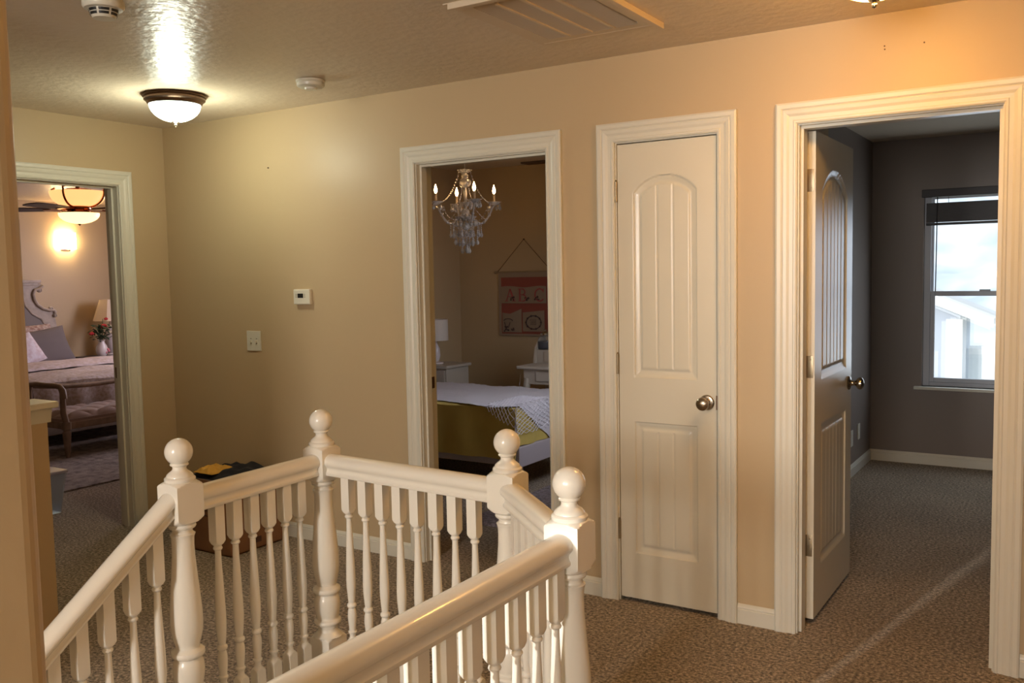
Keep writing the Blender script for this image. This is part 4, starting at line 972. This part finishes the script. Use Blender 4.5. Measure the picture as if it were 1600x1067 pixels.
vz = thing('flower_vase', 'small white vase with pink print holding roses', 'vase', (-4.86, 2.70, 0.60))
MB().lathe([(0.035, 0), (0.04, 0.006), (0.062, 0.05), (0.068, 0.085), (0.058, 0.13), (0.036, 0.165), (0.033, 0.185), (0.046, 0.205), (0.042, 0.205), (0.030, 0.185)], 32).build('vase_body', m_porc, vz)
pp = MB()
for k in range(6): pp.sphere((0.052+0.008*math.cos(k), 0.035+0.02*math.sin(k*2.1), 0.07+0.02*math.cos(k*1.7)), 0.014, 8)
pp.build('rose_print', m_pink, vz)
fw_ = thing('rose_bouquet', 'bouquet of red and cream roses in the small white vase', 'flowers', (-4.86, 2.70, 0.80))
lf = MB()
for k in range(70):
    a = random.uniform(0, 2*PI); r = random.uniform(0.0, 0.125); z = random.uniform(0.0, 0.17)
    Rr = T((r*math.cos(a)*0.9, r*math.sin(a)*1.15-0.02, z)) @ RZ(a) @ RY(random.uniform(-0.8, 0.8)) @ RX(random.uniform(-0.6, 0.6))
    lf.add([(-0.030, 0, 0), (-0.01, 0.016, 0.004), (0.015, 0.013, 0.004), (0.034, 0, -0.003), (0.015, -0.013, 0.004), (-0.01, -0.016, 0.004), (0, 0, -0.002)], [(0, 1, 6), (1, 2, 6), (2, 3, 6), (3, 4, 6), (4, 5, 6), (5, 0, 6)], False, Rr)
for k in range(8):
    a = k*0.8; lf.tube([(0, 0, -0.17), (0.01*math.cos(a), 0.01*math.sin(a), 0), (0.05*math.cos(a), 0.07*math.sin(a), 0.12)], 0.003, 5)
lf.tube([(0, 0, 0), (0, 0.02, 0.15), (0, 0.03, 0.245)], 0.003, 5)
lf.build('foliage', m_leaf, fw_, fixn=False)
def rose(x, y, z, r, m):
    mb = MB()
    for k in range(11):
        a = k*2.399; rr2 = r*(0.25+0.75*(k/10)); t = 0.9-0.5*k/10
        mb.sphere((rr2*0.45*math.cos(a), rr2*0.45*math.sin(a), -0.3*rr2+r*0.2), r*0.55, 8, (0.9, 0.9, 0.8))
    for v in range(len(mb.v)): mb.v[v] = (mb.v[v][0]+x, mb.v[v][1]+y, mb.v[v][2]+z)
    mb.build('rose', m, fw_)
rose(0.02, -0.13, 0.085, 0.036, m_red); rose(0.03, 0.02, 0.165, 0.045, m_red); rose(0.02, 0.06, 0.245, 0.028, m_red); rose(0.06, 0.085, 0.09, 0.04, m_cream); rose(0.05, 0.09, 0.155, 0.036, m_cream)
# wall sconce
scn = thing('wall_sconce', 'glowing half cylinder wall sconce in the left bedroom', 'sconce', (-5.30, 2.585, 1.955))
mb = MB(); n = 18; vs = []
for z in (-0.09, 0.10):
    for k in range(n+1):
        a = -PI/2+PI*k/n; vs.append((0.01+0.10*math.cos(a), 0.125*math.sin(a), z))
mb.add(vs, [(k, k+1, k+n+2, k+n+1) for k in range(n)]+[tuple(range(n+1))], True)
mb.build('glass_shade', m_sconce, scn, fixn=False)
MB().box(0, 0.012, -0.05, 0.05, -0.11, 0.05, 0.003).tube([(0.005, 0, -0.09), (0.06, 0, -0.10), (0.09, 0, -0.105)], 0.007, 8).sphere((0.09, 0.0, -0.105), 0.012, 10).sphere((0.085, 0.075, -0.07), 0.012, 10).build('bracket', m_bronze, scn)
# art panel
at = thing('wall_art', 'narrow dark framed picture at the left edge of the lit bedroom', 'picture', (-5.30, 1.80, 1.95))
MB().box(0.0, 0.03, -0.25, 0.25, -0.24, 0.24, 0.003).build('frame', m_artf, at)
MB().box(0.03, 0.033, -0.235, 0.235, -0.225, 0.225).build('canvas', m_art, at)
# ceiling fan with bowls
fx, fy = -2.5, 1.01
cf = thing('ceiling_fan', 'ceiling fan with walnut blades and two amber glass bowls', 'ceiling fan', (fx, fy, H))
def fz(z): return z-H
MB().lathe([(0.07, 0), (0.065, fz(2.38)), (0.03, fz(2.35)), (0.018, fz(2.34)), (0.018, fz(2.28)), (0.09, fz(2.275)), (0.13, fz(2.25)), (0.13, fz(2.20)), (0.06, fz(2.13)), (0.05, fz(2.10))], 32).build('motor_housing', m_copper, cf)
br = []
for k in range(13):
    a = PI/2*k/12; br.append((0.09+0.135*math.sin(a)**1.0, fz(2.125+0.125*(1-math.cos(a)))))
br.append((0.221, fz(2.252)))
MB().lathe(br, 48).build('upper_bowl', m_amber, cf)
for k in range(4):
    a0 = 0.5+k*PI/2
    pts = [((r+0.006)*math.cos(a0), (r+0.006)*math.sin(a0), z-0.003) for r, z in br]+[(0.232*math.cos(a0), 0.232*math.sin(a0), fz(2.275)), (0.205*math.cos(a0), 0.205*math.sin(a0), fz(2.285))]
    MB().tube(pts, 0.009, 8).build('bowl_strap', m_copper, cf)
MB().lathe([(0.095, fz(2.128)), (0.105, fz(2.12)), (0.10, fz(2.10)), (0.09, fz(2.085)), (0.155, fz(2.075)), (0.158, fz(2.066)), (0.14, fz(2.062))], 40).build('hub_ring', m_copper, cf)
lo_ = [(0.163, fz(2.068))]+[(0.163*math.cos(a), fz(2.062-0.085*math.sin(a))) for a in [PI/2*k/12 for k in range(12)]]+[(0.002, fz(1.977))]
MB().lathe(lo_, 48).build('lower_bowl', m_amber2, cf)
MB().lathe([(0.014, fz(1.98)), (0.010, fz(1.97)), (0.002, fz(1.962))], 16).build('finial', m_copper, cf)
for k in range(5):
    a0 = math.radians(-65)+k*2*PI/5
    mt = RZ(a0)
    bl_ = MB()
    prf = [(0.22, 0.055), (0.30, 0.066), (0.45, 0.076), (0.58, 0.076), (0.645, 0.062), (0.665, 0.02)]
    poly = [(x, yy) for x, yy in prf]+[(x, -yy) for x, yy in reversed(prf)]
    bl_.prism(poly, -0.004, 0.004, 'z', mtx=mt @ T((0, 0, fz(2.10))) @ RX(0.12))
    bo = bl_.build('blade', m_walnut, cf)
    MB().prism([(0.08, 0.02), (0.20, 0.045), (0.28, 0.03), (0.28, -0.03), (0.20, -0.045), (0.08, -0.02)], -0.010, -0.004, 'z', mtx=mt @ T((0, 0, fz(2.10))) @ RX(0.12)).build('blade_iron', m_copper, bo)
# storage tote by the door
to = thing('storage_tote', 'clear plastic storage tote with grey lid just inside the left bedroom', 'storage bin', (-0.90, -0.56, 0))
TW, TL, TH = 0.19, 0.25, 0.265
tb = MB(); vs = []
for z, k in ((0.0, 0.86), (TH, 1.0), (TH, 0.975), (0.006, 0.84)):
    vs += [(-TW*k, -TL*k, z), (TW*k, -TL*k, z), (TW*k, TL*k, z), (-TW*k, TL*k, z)]
tb.add(vs, [(0, 1, 2, 3)]+[(r*4+i, r*4+(i+1) % 4, (r+1)*4+(i+1) % 4, (r+1)*4+i) for r in range(3) for i in range(4)]+[(12, 13, 14, 15)])
tb.build('bin', m_tote, to)
MB().box(-TW-0.008, TW+0.008, -TL-0.008, TL+0.008, TH-0.006, TH+0.012, 0.006).build('lid', m_lid, to)
MB().box(-0.05, 0.05, -TL-0.016, -TL-0.002, TH-0.05, TH+0.005, 0.004).build('latch', m_dgrey, to)
def lump(name, m, label, cx, cy, cz, r, sc, seed):
    mb = MB().sphere((0, 0, 0), r, 20, sc)
    mb.v = [tuple(Vector(v)*(1+0.18*noise.noise(Vector(v)*14+Vector((seed, 0, 0))))+Vector((cx, cy, cz))) for v in mb.v]
    return tag(mb.build(name, m), label, 'clothing')
lump('folded_cloth', m_dgrey, 'dark grey cloth lying at the bottom of the clear tote', -0.86, -0.46, 0.078, 0.10, (1.1, 1.2, 0.6), 2)
lump('folded_cloth', m_redc, 'red cloth bundled in the clear tote', -0.90, -0.60, 0.19, 0.07, (1.3, 1.2, 0.55), 5)
